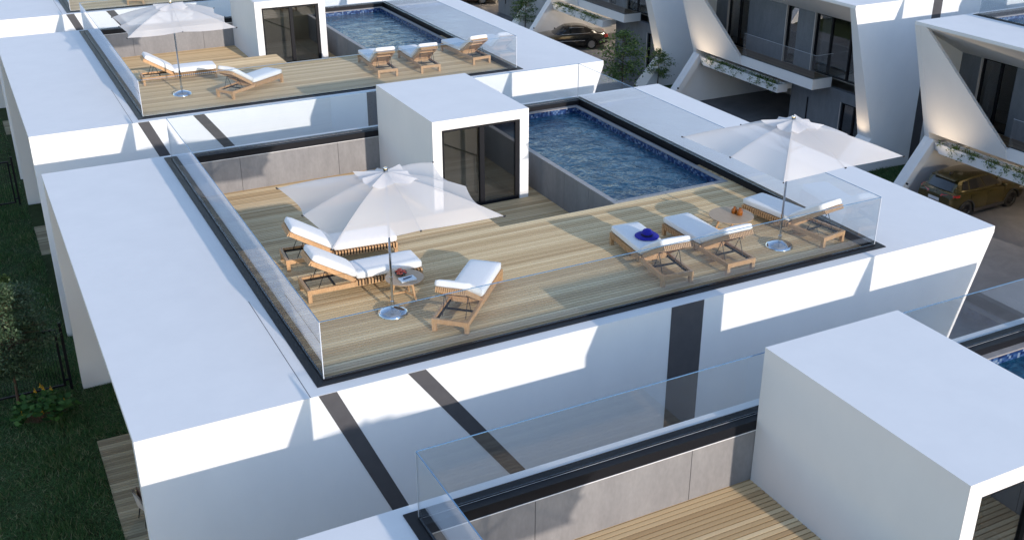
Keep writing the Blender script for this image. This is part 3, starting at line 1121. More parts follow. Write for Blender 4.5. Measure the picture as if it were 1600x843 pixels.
lounger_near((.732, 2.646), (1, -.03), "teak sun lounger whose foot end reaches the small table with the red fruit bowl")
lounger_near((.765, 3.893), (1, -.085), "teak sun lounger half under the left parasol, behind the lounger by the fruit bowl")
lounger_near((.729, 3.366 + PER), (1, -.04), "teak sun lounger beside the single parasol on the terrace behind")
lounger_near((2.451, 1.034 + PER), (.83, .555), "teak sun lounger turned diagonally on the terrace behind")
lounger((6.381, 1.322 + PER), (.06, 1), "left of three teak loungers in a row by the pool of the terrace behind")
lounger((7.569, 1.212 + PER), (.04, 1), "middle of three teak loungers in a row by the pool of the terrace behind")
lounger((9.187, 1.393 + PER), (-.08, 1), "right of three teak loungers in a row by the pool of the terrace behind")
lounger((2.1, .95 + 2 * PER), (.25, 1), "teak lounger of which only the legs show at the top left edge")
lounger((5.0, .75 + 2 * PER), (-.1, 1), "teak lounger whose legs show just above the single parasol's tip at the top edge")


# ------------------------------------------------------------------ parasols
def make_parasol(xyz, label, rz=0.0):
    R = thing("parasol", xyz, label, "parasol", rz, "white square parasols on chrome feet")
    base = [(0, .1), (.03, .1), (.1, .085), (.2, .055), (.235, .02), (.24, 0.0), (0, 0)]
    part("base", lambda b: b.lathe(base, 40), M['chrome'], R, key="pbase", angle=40)
    part("pole", lambda b: [b.lathe([(0, .09), (.019, .09), (.019, .55), (.023, .551), (.023, .6), (.018, .601), (.018, 2.27), (0, 2.27)], 14), b.lathe([(.019, .12), (.03, .121), (.03, .2), (.019, .201)], 14)], M['chrome'], R, key="ppole", angle=40)
    zr, za = 1.80, 2.24        # rim and apex
    rc, rm = 1.77, 1.25        # corner and mid rib lengths
    tips = []
    for k in range(8):
        r = rc if k % 2 else rm
        t = math.pi / 4 * k
        tips.append((r * math.cos(t), r * math.sin(t), zr + (.02 if k % 2 == 0 else 0.0)))

    def surf(k, u, s):
        """point on panel k: u across 0..1, s from apex 0..1"""
        A, B = Vector(tips[k]), Vector(tips[(k + 1) % 8])
        rim = A.lerp(B, u)
        sag = math.sin(math.pi * u)
        p = Vector((0, 0, za)).lerp(rim, s)
        p.z += .05 * math.sin(math.pi * s)              # ribs bow upward
        p.z -= .05 * sag * s                            # fabric dips between the ribs
        if s > 0:                                       # scalloped edge
            pull = .075 * sag * s ** 3
            p.x *= 1 - pull
            p.y *= 1 - pull
        return p

    def can(b):
        nu, ns = 8, 12
        for k in range(8):
            vs = [surf(k, i / nu, .03 + .97 * j / ns) for j in range(ns + 1) for i in range(nu + 1)]
            b.add(vs, [(j * (nu + 1) + i, j * (nu + 1) + i + 1, (j + 1) * (nu + 1) + i + 1, (j + 1) * (nu + 1) + i) for j in range(ns) for i in range(nu)])
    o = part("canopy", can, M['canopy'], R, key="pcan", smooth=True)

    def vent(b):
        nu, ns = 8, 5
        for k in range(8):
            vs = []
            for j in range(ns + 1):
                for i in range(nu + 1):
                    u = i / nu
                    p = surf(k, u, .03 + (.25 + .012 * math.sin(11 * k + 3 * math.pi * u)) * j / ns)
                    g_ = j / ns
                    p.z += .024 + .022 * g_ * (1 - math.sin(math.pi * u)) ** 3 - .008 * g_ * math.sin(math.pi * u) ** 2 + .009 * g_ ** 3 * math.sin(5 * k + 9 * u)
                    vs.append(p)
            b.add(vs, [(j * (nu + 1) + i, j * (nu + 1) + i + 1, (j + 1) * (nu + 1) + i + 1, (j + 1) * (nu + 1) + i) for j in range(ns) for i in range(nu)])
    part("vent_cap", vent, M['canopy'], R, key="pvent", smooth=True)
    for k in range(8):
        tp = Vector(tips[k])

        def rib(b):
            pts_ = [surf(k, 0, s) - Vector((0, 0, .014)) for s in (.04, .3, .6, .85, 1.0)]
            for p, q in zip(pts_, pts_[1:]):
                b.tube(p, q, .008, n=6)
            b.tube(surf(k, 0, .42) - Vector((0, 0, .02)), (0.02 * math.cos(math.pi / 4 * k), .02 * math.sin(math.pi / 4 * k), 1.72), .006, n=6)
        rb = part("rib", rib, M['steel'], R, key=("prib", k))
        part("rib_tip", lambda b: b.tube(tp - Vector((0, 0, .012)), tp * 1.018 - Vector((0, 0, .03)), .012, n=6), M['trim'], rb, key=("ptip", k))
    part("finial", lambda b: b.lathe([(0, 2.32), (.03, 2.315), (.036, 2.29), (.036, 2.25), (.02, 2.245), (0, 2.245)], 14), M['chrome'], R, key="pfin", angle=40)
    part("hub", lambda b: b.lathe([(.019, 1.70), (.045, 1.70), (.045, 1.75), (.019, 1.75)], 12), M['steel'], R, key="phub")
    return R


make_parasol((1.741, 1.74, ZD), "left white parasol on the central terrace, over the loungers by the fruit bowl")
make_parasol((8.575, 1.038, ZD), "right white parasol on the central terrace, its chrome foot beside the corner lounger", math.radians(1.5))
make_parasol((1.421, 2.097 + PER, ZD), "single white parasol on the terrace behind, at the top left", math.radians(-1))
make_parasol((1.741, 1.74 - PER, ZD), "white parasol on the nearest terrace, known only by its shadow and reflection")


# ------------------------------------------------------------------ tables and small things
def make_table(xyz, r, h, label):
    R = thing("side_table", xyz, label, "side table", random.random(), "round wooden side tables")
    part("tabletop", lambda b: b.lathe([(0, h - .025), (r * .9, h - .025), (r, h - .012), (r, h), (0, h)], 40), M['tabletop'], R, angle=40)
    for k in range(3):
        t = 2.1 * k + .6
        part("leg", lambda b: b.tube((r * .5 * math.cos(t), r * .5 * math.sin(t), h - .025), (r * .78 * math.cos(t), r * .78 * math.sin(t), 0), .024, .015, 8), M['teak'], R)
    part("stretcher", lambda b: [b.bar((0, 0, .1), (r * .7 * math.cos(2.1 * k + .6), r * .7 * math.sin(2.1 * k + .6), .1), .02, .025) for k in range(3)], M['teak'], R)
    return R


TH = .35
t1 = make_table((2.10, 2.13, ZD), .30, TH, "round wooden side table holding a bowl of red fruit beside the left parasol")
t2 = make_table((8.16, 1.87, ZD), .39, TH, "round wooden side table holding amber jugs between two right-hand loungers")
zt_ = ZD + TH + .0005
bowl = thing("fruit_bowl", (2.09, 2.25, zt_), "shallow dark bowl heaped with red fruit on the round table", "bowl")
part("bowl", lambda b: b.lathe([(0, 0), (.05, 0), (.08, .014), (.098, .04), (.093, .04), (.072, .018), (0, .009)], 28), M['bowl'], bowl, smooth=True)


def fruit(b):
    r = random.Random(3)
    for i in range(46):
        t, d = r.random() * 6.28, .082 * math.sqrt(r.random())
        b.sphere((d * math.cos(t), d * math.sin(t), .035 + .042 * (1 - (d / .085) ** 2) + r.uniform(-.008, .008)), r.uniform(.012, .018), 8, 5)


part("fruit", fruit, M['red'], bowl, smooth=True, stuff=True)
bk = thing("book", (2.11, 2.03, zt_), "pale blue book lying on the round table in front of the fruit bowl", "book", math.radians(2))
part("cover", lambda b: [b.box(-.125, .125, -.075, .075, 0, .004), b.box(-.125, .125, -.075, .075, .016, .02), b.box(-.125, -.12, -.074, .074, .004, .016)], M['paper'], bk)
part("pages", lambda b: b.box(-.119, .121, -.071, .071, .0042, .0158), M['white'], bk)
pen = thing("pen", (2.11, 2.03, zt_ + .0205), "dark navy pen lying across the pale blue book", "pen", math.radians(14))
part("barrel", lambda b: b.tube((-.075, 0, .009), (.05, 0, .009), .009, n=10), M['navy'], pen)
part("cap", lambda b: b.tube((.0505, 0, .009), (.085, 0, .009), .008, .005, n=10), M['navy'], pen)
JUG = [(0, 0), (.085, 0), (.098, .012), (.1, .11), (.085, .15), (.045, .185), (.036, .2), (.036, .225), (.043, .23), (.036, .231), (.03, .2), (.08, .14), (.09, .02), (0, .01)]
for k, (dx, dy, s_, lab) in enumerate(((.13, -.06, .56, "orange amber glass jug, the larger of two on the round table"), (.10, .05, .52, "olive amber glass jug behind the larger one on the round table"))):
    jg = thing("glass_jug", (8.16 + dx, 1.87 + dy, zt_), lab, "jug", 0, "amber glass jugs")
    part("body", lambda b: b.lathe([(r * s_, z * s_) for r, z in JUG], 28), M['amber'], jg, smooth=True)
    def handle(b):
        p_ = [(.09 * s_ + .035 * s_ * math.sin(t), 0, (.17 - .09 * t / math.pi) * s_) for t in np.linspace(.1, math.pi - .1, 8)]
        p_ = [(.04 * s_, 0, .21 * s_)] + p_
        for p, q in zip(p_, p_[1:]):
            b.tube(p, q, .008 * s_, n=6)
    part("handle", handle, M['amber'], jg, smooth=True)

# the hat lies on the seat cushion of its lounger
hp = W(6.29, 1.72, ZD + .372)
hat = bpy.data.objects.new("sun_hat", None)
COL.objects.link(hat)
hat.location = hp
hat.rotation_euler = (.03, 0, .3)
tag(hat, "wide-brimmed royal blue sun hat resting on a white lounger cushion", "hat")


def brim(b):
    n = 40
    vs = []
    for i in range(n):
        t = 2 * math.pi * i / n
        for j, (r, z) in enumerate(((.078, .010), (.12, .008), (.165, .003), (.2, .0), (.2, .007), (.165, .011), (.12, .016), (.078, .018))):
            wv = .008 * math.sin(2 * t + .6) * (r / .2) ** 2 + .004 * math.sin(5 * t) * (r / .2) ** 3
            vs.append((r * math.cos(t) * 1.06, r * math.sin(t), z + max(0, wv)))
    m = 8
    fs = [(i * m + k, ((i + 1) % n) * m + k, ((i + 1) % n) * m + (k + 1) % m, i * m + (k + 1) % m) for i in range(n) for k in range(m)]
    b.add(vs, fs)


part("brim", brim, M['blue'], hat, smooth=True)
part("crown", lambda b: b.lathe([(.08, .005), (.086, .03), (.084, .085), (.07, .112), (.045, .124), (0, .125)], 28), M['blue'], hat, smooth=True)
part("hat_band", lambda b: [b.lathe([(.0865, .014), (.0885, .016), (.0885, .046), (.0865, .048)], 28), b.sphere((.093, .01, .03), .02, 8, 5, .6, 1.6, .8)], M['bluedark'], hat, smooth=True)


# ------------------------------------------------------------------ cars
K = 1 / S        # metres to u for vehicles


def make_car(name, xyz, rz, label, paint, kind):
    R = thing(name, xyz, label, "car", rz, "parked cars in the carports")
    if kind == 'suv':
        L_, wb, r0 = 4.5, 2.68, .36
        fa, ra = .92, .92 + 2.68
        # x from nose 0 to tail L: deck height, half width
        prof = [(0.0, .62, .70, .42), (.12, .80, .80, .28), (.5, .98, .88, .24), (1.0, 1.06, .91, .24), (1.45, 1.10, .92, .24), (2.3, 1.12, .925, .24), (3.2, 1.14, .925, .24), (3.9, 1.17, .91, .26), (4.3, 1.14, .86, .32), (4.5, .98, .78, .42)]
        gb = (1.25, 4.28)      # greenhouse base x range
        gt = (2.05, 3.98)
        zt, wt, zbw = 1.66, .62, 1.10
    else:
        L_, wb, r0 = 4.85, 2.72, .33
        fa, ra = .95, .95 + 2.75
        prof = [(0.0, .55, .68, .36), (.12, .70, .80, .24), (.5, .83, .87, .2), (1.2, .92, .905, .2), (1.6, .95, .91, .2), (2.4, .96, .915, .2), (3.4, .99, .91, .2), (4.2, 1.01, .89, .22), (4.65, .98, .84, .28), (4.85, .80, .76, .38)]
        gb = (1.3, 4.25)
        gt = (2.2, 3.45)
        zt, wt, zbw = 1.44, .58, .93
    X = [p[0] for p in prof]

    def at(x):
        return [float(np.interp(x, X, [p[i] for p in prof])) for i in (1, 2, 3)]

    def body(b):
        xs = sorted(set([round(v, 3) for v in np.linspace(0, L_, 40)]))
        rings = []
        for x in xs:
            zd, hw, zb = at(x)
            ring = [(0, zb), (hw * .8, zb), (hw * .97, zb + .1), (hw, zb + .25), (hw * 1.0, zd * .62 + .08), (hw * .985, zd * .82), (hw * .965, zd - .05), (hw * .9, zd - .008), (hw * .6, zd + .012), (0, zd + .022)]
            rings.append([(x, y, z) for y, z in ring] + [(x, -y, z) for y, z in ring[-2:0:-1]])
        n = len(rings[0])
        vs = [(p[0] * K, p[1] * K, p[2] * K) for r in rings for p in r]
        fs = [(i * n + k, (i + 1) * n + k, (i + 1) * n + (k + 1) % n, i * n + (k + 1) % n) for i in range(len(xs) - 1) for k in range(n)]
        fs += [tuple(range(n)), tuple((len(xs) - 1) * n + k for k in range(n - 1, -1, -1))]
        b.add(vs, fs)
    mb = MB()
    body(mb)
    me = mb.mesh("body", paint)
    bo = put("body", me, R)
    # real wheel arches: cut four cylinders out of the body
    cb = MB()
    for x in (fa, ra):
        for sy in (-1, 1):
            cb.tube((x * K, sy * .62 * K, r0 * K * .98), (x * K, sy * 1.1 * K, r0 * K * .98), (r0 + .06) * K, n=28)
    cme = cb.mesh("cutter", paint)
    co = bpy.data.objects.new("cutter", cme)
    COL.objects.link(co)
    co.matrix_world = R.matrix_basis.copy()
    md = bo.modifiers.new("arch", 'BOOLEAN')
    md.operation = 'DIFFERENCE'
    md.object = co
    md.solver = 'EXACT'
    bpy.context.view_layer.update()
    dg = bpy.context.evaluated_depsgraph_get()
    nm = bpy.data.meshes.new_from_object(bo.evaluated_get(dg))
    bo.modifiers.clear()
    bo.data = nm
    nm.name = "body"
    bpy.data.objects.remove(co)
    nm.polygons.foreach_set("use_smooth", [True] * len(nm.polygons))
    nm.set_sharp_from_angle(angle=math.radians(32))

    # greenhouse
    def gpt(t, s, side, out=0.0):
        """t along 0 front..1 rear, s 0 belt..1 roof rail"""
        zb_ = at(gb[0] + (gb[1] - gb[0]) * t)[0] - .03
        hwb = at(gb[0] + (gb[1] - gb[0]) * t)[1] * .9
        xb = gb[0] + (gb[1] - gb[0]) * t
        xt = gt[0] + (gt[1] - gt[0]) * t
        ztop = zt - .07 * (2 * t - .85) ** 2 - .03
        nar = 1 - .25 * max(0, .12 - t) / .12 - .12 * max(0, t - .9) / .1
        e = s ** .9
        x = xb + (xt - xb) * s
        y = (hwb + (wt - hwb) * e) * (nar if s < .5 else 1)
        z = zb_ + (ztop - zb_) * s
        return (x * K, side * (y + out) * K, (z + out * .2) * K)

    def green(b):
        T = np.linspace(0, 1, 15)
        Sg = np.linspace(0, 1, 6)
        cols = []
        for t in T:
            c = [gpt(t, s, 1) for s in Sg]
            xr, yr, zr_ = c[-1]
            c += [(xr, yr * .8, zr_ + .028 * K), (xr, yr * .4, zr_ + .045 * K), (xr, 0, zr_ + .05 * K), (xr, -yr * .4, zr_ + .045 * K), (xr, -yr * .8, zr_ + .028 * K)]
            c += [gpt(t, s, -1) for s in Sg[::-1]]
            cols.append(c)
        n = len(cols[0])
        vs = [p for c in cols for p in c]
        fs = [(i * n + k, (i + 1) * n + k, (i + 1) * n + k + 1, i * n + k + 1) for i in range(len(T) - 1) for k in range(n - 1)]
        fs += [tuple(range(n)), tuple((len(T) - 1) * n + k for k in range(n - 1, -1, -1))]
        b.add(vs, fs)
    part("cabin", green, paint, R, angle=38)
    wins = [(.10, .40), (.43, .72), (.75, .88)] if kind == 'suv' else [(.12, .45), (.48, .80)]
    for side in (1, -1):
        for (ta, tb) in wins:
            def win(b):
                n = 8
                lo = [gpt(ta + (tb - ta) * i / n, .16, side, .006) for i in range(n + 1)]
                hi = [gpt(ta + (tb - ta) * (i + (.5 if (i == 0 and ta < .2) else 0)) / n, .88, side, .006) for i in range(n + 1)]
                b.add(lo + hi, [(i, i + 1, n + 2 + i, n + 1 + i) for i in range(n)])
            w_ = part("side_window", win, M['carglass'], R, smooth=True)

        def chrome(b):
            ta, tb = wins[0][0], wins[-1][1]
            for s0 in (.13, .91):
                q = [gpt(ta + (tb - ta) * i / 12, s0, side, .008) for i in range(13)]
                for p, r in zip(q, q[1:]):
                    b.tube(p, r, .014, n=5)
        if kind != 'suv':
            part("window_trim", chrome, M['trimchrome'], R)

    def endglass(b, t, m0, m1, push):
        lo0, lo1 = Vector(gpt(t, .12, 1)), Vector(gpt(t, .12, -1))
        hi0, hi1 = Vector(gpt(t, .93, 1)), Vector(gpt(t, .93, -1))
        vs = []
        n = 10
        for j in range(5):
            for i in range(n + 1):
                u = m0 + (1 - 2 * m0) * i / n
                p = lo0.lerp(lo1, u).lerp(hi0.lerp(hi1, u), j / 4)
                p.x += push * (.012 + .05 * math.sin(math.pi * i / n)) * K
                p.z += .006
                vs.append(p)
        b.add(vs, [(j * (n + 1) + i, j * (n + 1) + i + 1, (j + 1) * (n + 1) + i + 1, (j + 1) * (n + 1) + i) for j in range(4) for i in range(n)])
    part("windshield", lambda b: endglass(b, 0, .06, 0, -1), M['carglass'], R, smooth=True)
    part("rear_window", lambda b: endglass(b, 1, .08, 0, 1), M['carglassrear'], R, smooth=True)

    # wheels
    for x in (fa, ra):
        for sy in (-1, 1):
            hwx = at(x)[1]
            tw = part("wheel", lambda b: b.lathe([(r0 * .68, -.1), (r0 * .9, -.105), (r0, -.07), (r0, .07), (r0 * .9, .105), (r0 * .68, .1), (r0 * .66, 0), (r0 * .68, -.1)], 30, axis=1), M['tyre'], R, key=("tyre", kind), smooth=True)
            me_ = tw.data
            if not me_.get("sc"):
                me_["sc"] = 1
                me_.transform(Matrix.Scale(K, 4))
            tw.location = Vector((x * K, sy * (hwx - .115) * K, r0 * K)) * S

            def rim(b):
                rr = r0 * .68
                b.lathe([(0, .06), (rr * .22, .065), (rr * .25, .04)], 18, axis=1)
                b.lathe([(rr * .9, .06), (rr, .08), (rr, .0), (rr * .9, -.0)], 26, axis=1)
                b.lathe([(0, -.02), (rr * .95, -.02)], 22, axis=1)
                for k in range(5 if kind != 'suv' else 10):
                    t = 2 * math.pi * k / (5 if kind != 'suv' else 10)
                    wd = .09 if kind != 'suv' else .035
                    b.bar((rr * .15 * math.cos(t), .05, rr * .15 * math.sin(t)), (rr * .95 * math.cos(t), .06, rr * .95 * math.sin(t)), wd, .03, up=(0, 1, 0))
            rm_ = part("rim", rim, M['rim'] if kind != 'suv' else M['rimdark'], tw, key=("rim", kind))
            if not rm_.data.get("sc"):
                rm_.data["sc"] = 1
                rm_.data.transform(Matrix.Scale(K, 4))
            rm_.rotation_euler = (0, 0, 0 if sy > 0 else math.pi)
    # arch lips, sills and lamps
    if kind == 'suv':
        def lips(b):
            for x in (fa, ra):
                for sy in (-1, 1):
                    hwx = at(x)[1]
                    n = 18
                    for i in range(n):
                        a0, a1 = math.pi * i / n, math.pi * (i + 1) / n
                        r1, r2 = r0 + .055, r0 + .11
                        q = [(x + r * math.cos(a), sy * (hwx + .012), r0 + r * math.sin(a)) for a in (a0, a1) for r in (r1, r2)]
                        q2 = [(p[0], sy * (hwx - .06), p[2]) for p in q]
                        b.hexa([tuple(c * K for c in q[k]) for k in (0, 1, 3, 2)], [tuple(c * K for c in q2[k]) for k in (0, 1, 3, 2)])
            for sy in (-1, 1):
                b.box((fa + .45) * K, (ra - .45) * K, sy * .90 * K - .02, sy * .90 * K + .02, .24 * K, .38 * K)
            b.box(4.36 * K, 4.52 * K, -.66 * K, .66 * K, .34 * K, .52 * K)
        part("cladding", lips, M['trim'], R)
        part("antenna", lambda b: b.add([(3.55 * K, 0, 1.66 * K), (3.78 * K, .03 * K, 1.63 * K), (3.78 * K, -.03 * K, 1.63 * K), (3.76 * K, 0, 1.76 * K)], [(0, 1, 3), (0, 3, 2), (1, 2, 3), (0, 2, 1)]), M['trim'], R)
        part("spoiler", lambda b: b.hexa([(3.86 * K, -.58 * K, 1.59 * K), (4.16 * K, -.55 * K, 1.555 * K), (4.16 * K, .55 * K, 1.555 * K), (3.86 * K, .58 * K, 1.59 * K)], [(3.86 * K, -.58 * K, 1.63 * K), (4.16 * K, -.55 * K, 1.585 * K), (4.16 * K, .55 * K, 1.585 * K), (3.86 * K, .58 * K, 1.63 * K)]), paint, R)
        part("emblem", lambda b: b.tube((4.40 * K, 0, 1.03 * K), (4.475 * K, 0, 1.02 * K), .06 * K, n=16), M['steel'], R)
    for sy in (-1, 1):
        if kind == 'suv':
            def tl(b):
                b.hexa([tuple(c * K for c in p) for p in ((4.44, sy * .30, .98), (4.52, sy * .30, .97), (4.39, sy * .80, .97), (4.1, sy * .895, 1.0))],
                       [tuple(c * K for c in p) for p in ((4.40, sy * .30, 1.05), (4.47, sy * .30, 1.04), (4.34, sy * .82, 1.09), (4.08, sy * .90, 1.1))])
            part("tail_lamp", tl, M['tail'], R)
            part("door_handle", lambda b: [b.box(xx * K, (xx + .2) * K, sy * .915 * K - .012, sy * .915 * K + .012, .955 * K, .985 * K) for xx in (2.15, 3.1)], paint, R)
        else:
            part("tail_lamp", lambda b: b.hexa([tuple(c * K for c in p) for p in ((4.72, sy * .5, .72), (4.87, sy * .5, .72), (4.78, sy * .8, .72), (4.55, sy * .86, .72))],
                                               [tuple(c * K for c in p) for p in ((4.68, sy * .5, .9), (4.81, sy * .5, .9), (4.73, sy * .8, .92), (4.5, sy * .865, .92))]), M['tail'], R)
            part("side_moulding", lambda b: [b.box((fa + .5) * K, (ra - .45) * K, sy * .915 * K - .009, sy * .915 * K + .009, .58 * K, .605 * K), b.box((ra + .45) * K, 4.82 * K, sy * .80 * K - .07, sy * .80 * K + .02, .54 * K, .565 * K)], M['trimchrome'], R)
        part("head_lamp", lambda b: b.hexa([tuple(c * K for c in p) for p in ((.04, sy * .42, .62), (.3, sy * .42, .64), (.5, sy * .86, .70), (.2, sy * .80, .64))],
                                           [tuple(c * K for c in p) for p in ((.06, sy * .42, .74), (.3, sy * .42, .78), (.5, sy * .875, .83), (.22, sy * .81, .78))]), M['headlamp'], R)
        part("mirror", lambda b: b.sphere((gb[0] * K + .42 * K, sy * 1.0 * K, (zbw + .05) * K), .1 * K, 10, 6, .6, 1.2, .8), paint, R, smooth=True)
        # door shut lines
        part("door_seam", lambda b: [b.box(xx * K, (xx + .012) * K, sy * at(xx)[1] * K - .004, sy * at(xx)[1] * K + .003, .34 * K, (at(xx)[0] - .12) * K) for xx in ((1.45, 2.45, 3.42) if kind == 'suv' else (1.5, 2.55, 3.5))], M['blackmatte'], R)
    part("number_plate", lambda b: b.box((L_ - .06) * K, (L_ + .01) * K, -.26 * K, .26 * K, .74 * K if kind == 'suv' else .56 * K, .86 * K if kind == 'suv' else .67 * K), M['plate'], R)
    return R


# nose pivot: local x runs nose -> tail
def car_at(center, heading):
    """root = nose point on the ground; heading = direction the nose points"""
    h = Vector(heading).normalized()
    return h, math.atan2(-h.y, -h.x)


h, rz = car_at(None, (.9994, .0333))
nose = Vector((28.05, 11.40))
suv = make_car("suv", (nose.x, nose.y, -ZS), rz, "olive green SUV parked nose-in under the carport at the right edge", M['paint_olive'], 'suv')
h, rz = car_at(None, (-.958, .287))
nose = Vector((23.47, 37.9))
sedan = make_car("sedan", (nose.x, nose.y, -ZS), rz, "black sedan parked in a lit carport across the street", M['paint_black'], 'sedan')
c3 = make_car("sedan", (nose.x, nose.y + PER, -ZS), rz, "bronze sedan mostly hidden at the top edge, in the farthest carport", M['paint_bronze'], 'sedan')


# ------------------------------------------------------------------ vegetation
def np_mesh(name, V, F, mtl):
    """V (n,3) in u relative to a root, F (m,k)"""
    me = bpy.data.meshes.new(name)
    n, m, k = len(V), len(F), F.shape[1]
    me.vertices.add(n)
    me.vertices.foreach_set("co", (V * S).astype(np.float32).ravel())
    me.loops.add(m * k)
    me.loops.foreach_set("vertex_index", F.astype(np.int32).ravel())
    me.polygons.add(m)
    me.polygons.foreach_set("loop_start", np.arange(0, m * k, k, dtype=np.int32))
    me.update(calc_edges=True)
    me.materials.append(mtl)
    return me


def leaves(centers, spread, per, size, flat=.6, r=rng, aspect=.45):
    """leaf quads (folded diamonds) scattered round clump centres"""
    C = np.repeat(np.asarray(centers, float), per, axis=0)
    n = len(C)
    P = C + r.normal(size=(n, 3)) * np.asarray(spread)
    d = r.normal(size=(n, 3))
    d[:, 2] *= flat
    d /= np.linalg.norm(d, axis=1)[:, None]
    up = r.normal(size=(n, 3)) * .5 + np.array([0, 0, 1.0])
    sd = np.cross(d, up)
    sd /= np.linalg.norm(sd, axis=1)[:, None] + 1e-9
    s = size * r.uniform(.6, 1.3, n)[:, None]
    a = P - d * s * .5
    b = P + d * s * .5
    nrm = np.cross(sd, d)
    l = P + sd * s * aspect * .5 + nrm * s * .06
    q = P - sd * s * aspect * .5 + nrm * s * .06
    V = np.stack([a, l, b, q], 1).reshape(-1, 3)
    F = np.arange(4 * n).reshape(n, 4)
    return V, F


def make_tree(xyz, h, crown_r, label, leafm, nclump=60, per=60, size=.07, trunk_r=.03, seed=1, crown_lo=.3, lean=(0, 0), group=None, stems=1, tiers=False, name="street_tree"):
    r = np.random.default_rng(seed)
    R = thing(name, xyz, label, "tree", 0, group)
    tb = MB()
    cl = []
    for st in range(stems):
        ox, oy = (r.uniform(-.06, .06, 2) if stems > 1 else (0, 0))
        pts_ = []
        for i in range(7):
            f = i / 6
            pts_.append(Vector((ox * (1 + 3 * f) + lean[0] * f + r.normal() * .02 * h * f, oy * (1 + 3 * f) + lean[1] * f + r.normal() * .02 * h * f, -.02 + h * .93 * f)))
        for i in range(6):
            tb.tube(pts_[i], pts_[i + 1], trunk_r * (1 - .14 * i) / (1 if stems == 1 else 1.5), trunk_r * (1 - .14 * (i + 1)) / (1 if stems == 1 else 1.5), 7, caps=False)
        nb = int(nclump / stems)
        for i in range(nb):
            f = crown_lo + (1 - crown_lo) * (i + r.random()) / nb
            k = min(5, int(f * 6))
            p = pts_[k].lerp(pts_[k + 1], f * 6 - k) if f < 1 else pts_[6]
            t = r.uniform(0, 2 * math.pi)
            prof = math.sin(math.pi * min(1, max(.06, (f - crown_lo) / (1 - crown_lo) * .86 + .14))) ** .6
            ln = crown_r * prof * r.uniform(.45, 1.1)
            q = p + Vector((math.cos(t) * ln, math.sin(t) * ln, r.uniform(-.02, .22) * ln))
            tb.tube(p, q, trunk_r * .28, trunk_r * .08, 4, caps=False)
            for e in (.55, .8, 1.0):
                c = p.lerp(q, e)
                cl.append((c.x, c.y, c.z))
    put("trunk", tb.mesh("trunk", M['bark'], True), R)
    V, F = leaves(cl, (crown_r * .13, crown_r * .13, crown_r * (.06 if tiers else .11)), max(4, per // 3), size, r=r)
    put("crown", np_mesh("crown", V, F, leafm), R)
    return R


make_tree((23.35, 28.75, -ZS), 2.95, 1.3, "bushy young tree in the gap left of the empty carport, taller of a pair", M['leaf'], 84, 36, .135, .03, 11, .2, tiers=True, group="young street trees", stems=3)
make_tree((25.05, 28.45, -ZS), 1.95, .62, "slim young tree against the white wall, right and shorter of a pair", M['leaf'], 42, 54, .085, .026, 5, .3, group="young street trees", tiers=True)
make_tree((25.2, 41.9, -ZS), 2.3, .85, "young tree standing alone at the top edge, by the black sedan", M['leaf'], 60, 48, .1, .03, 23, .25, group="young street trees", tiers=True)
make_tree((-3.685, 10.045, gz(10)), 2.9, .88, "thin garden tree in front of the black fence at the left edge", M['leafblue'], 170, 78, .075, .034, 31, .3, lean=(.1, .1), name="garden_tree", tiers=True)
make_tree((-3.66, 15.6, gz(15.6)), .95, .3, "bright green sapling cut off by the left edge of the picture", M['leafbright'], 40, 75, .07, .02, 8, .5, name="garden_tree")

# flowering shrub
sh = thing("flowering_shrub", (-3.22, 9.12, gz(9.1)), "low green shrub with yellow flower spikes on the lawn", "shrub")
r_ = np.random.default_rng(4)
cl = []
tbm = MB()
for i in range(46):
    t, d = r_.uniform(0, 6.28), .5 * math.sqrt(r_.random())
    z = .12 + .5 * (1 - (d / .55) ** 2) * r_.uniform(.7, 1.0)
    cl.append((d * math.cos(t) * 1.15, d * math.sin(t), z))
    tbm.tube((d * .2 * math.cos(t), d * .2 * math.sin(t), 0), cl[-1], .008, .004, 5)
put("stem", tbm.mesh("stem", M['bark']), sh)
V, F = leaves(cl, (.07, .07, .04), 10, .17, .35, r_, .75)
put("foliage", np_mesh("foliage", V, F, M['leafshrub']), sh)
fl_ = MB()
for (dx, dy, z) in ((-.1, .12, .66), (.02, .16, .72), (.06, .1, .69), (-.42, -.12, .34), (-.05, -.3, .38), (.4, -.12, .42), (.2, .22, .58)):
    for k in range(10):
        a = k * 2.4
        fl_.sphere((dx + .02 * math.cos(a) * (1 - k / 12), dy + .02 * math.sin(a) * (1 - k / 12), z + k * .011), .016 * (1 - k / 14), 6, 4)
    part("flower", lambda b: b.add(fl_.v, fl_.f), M['flower'], sh, smooth=True)
    fl_ = MB()

ORD = {6: ['at its left end', 'second from its left end', 'left of its middle', 'right of its middle', 'second from its right end', 'at its right end'],
       7: ['at its left end', 'second from its left end', 'third from its left end', 'in its middle', 'third from its right end', 'second from its right end', 'at its right end']}
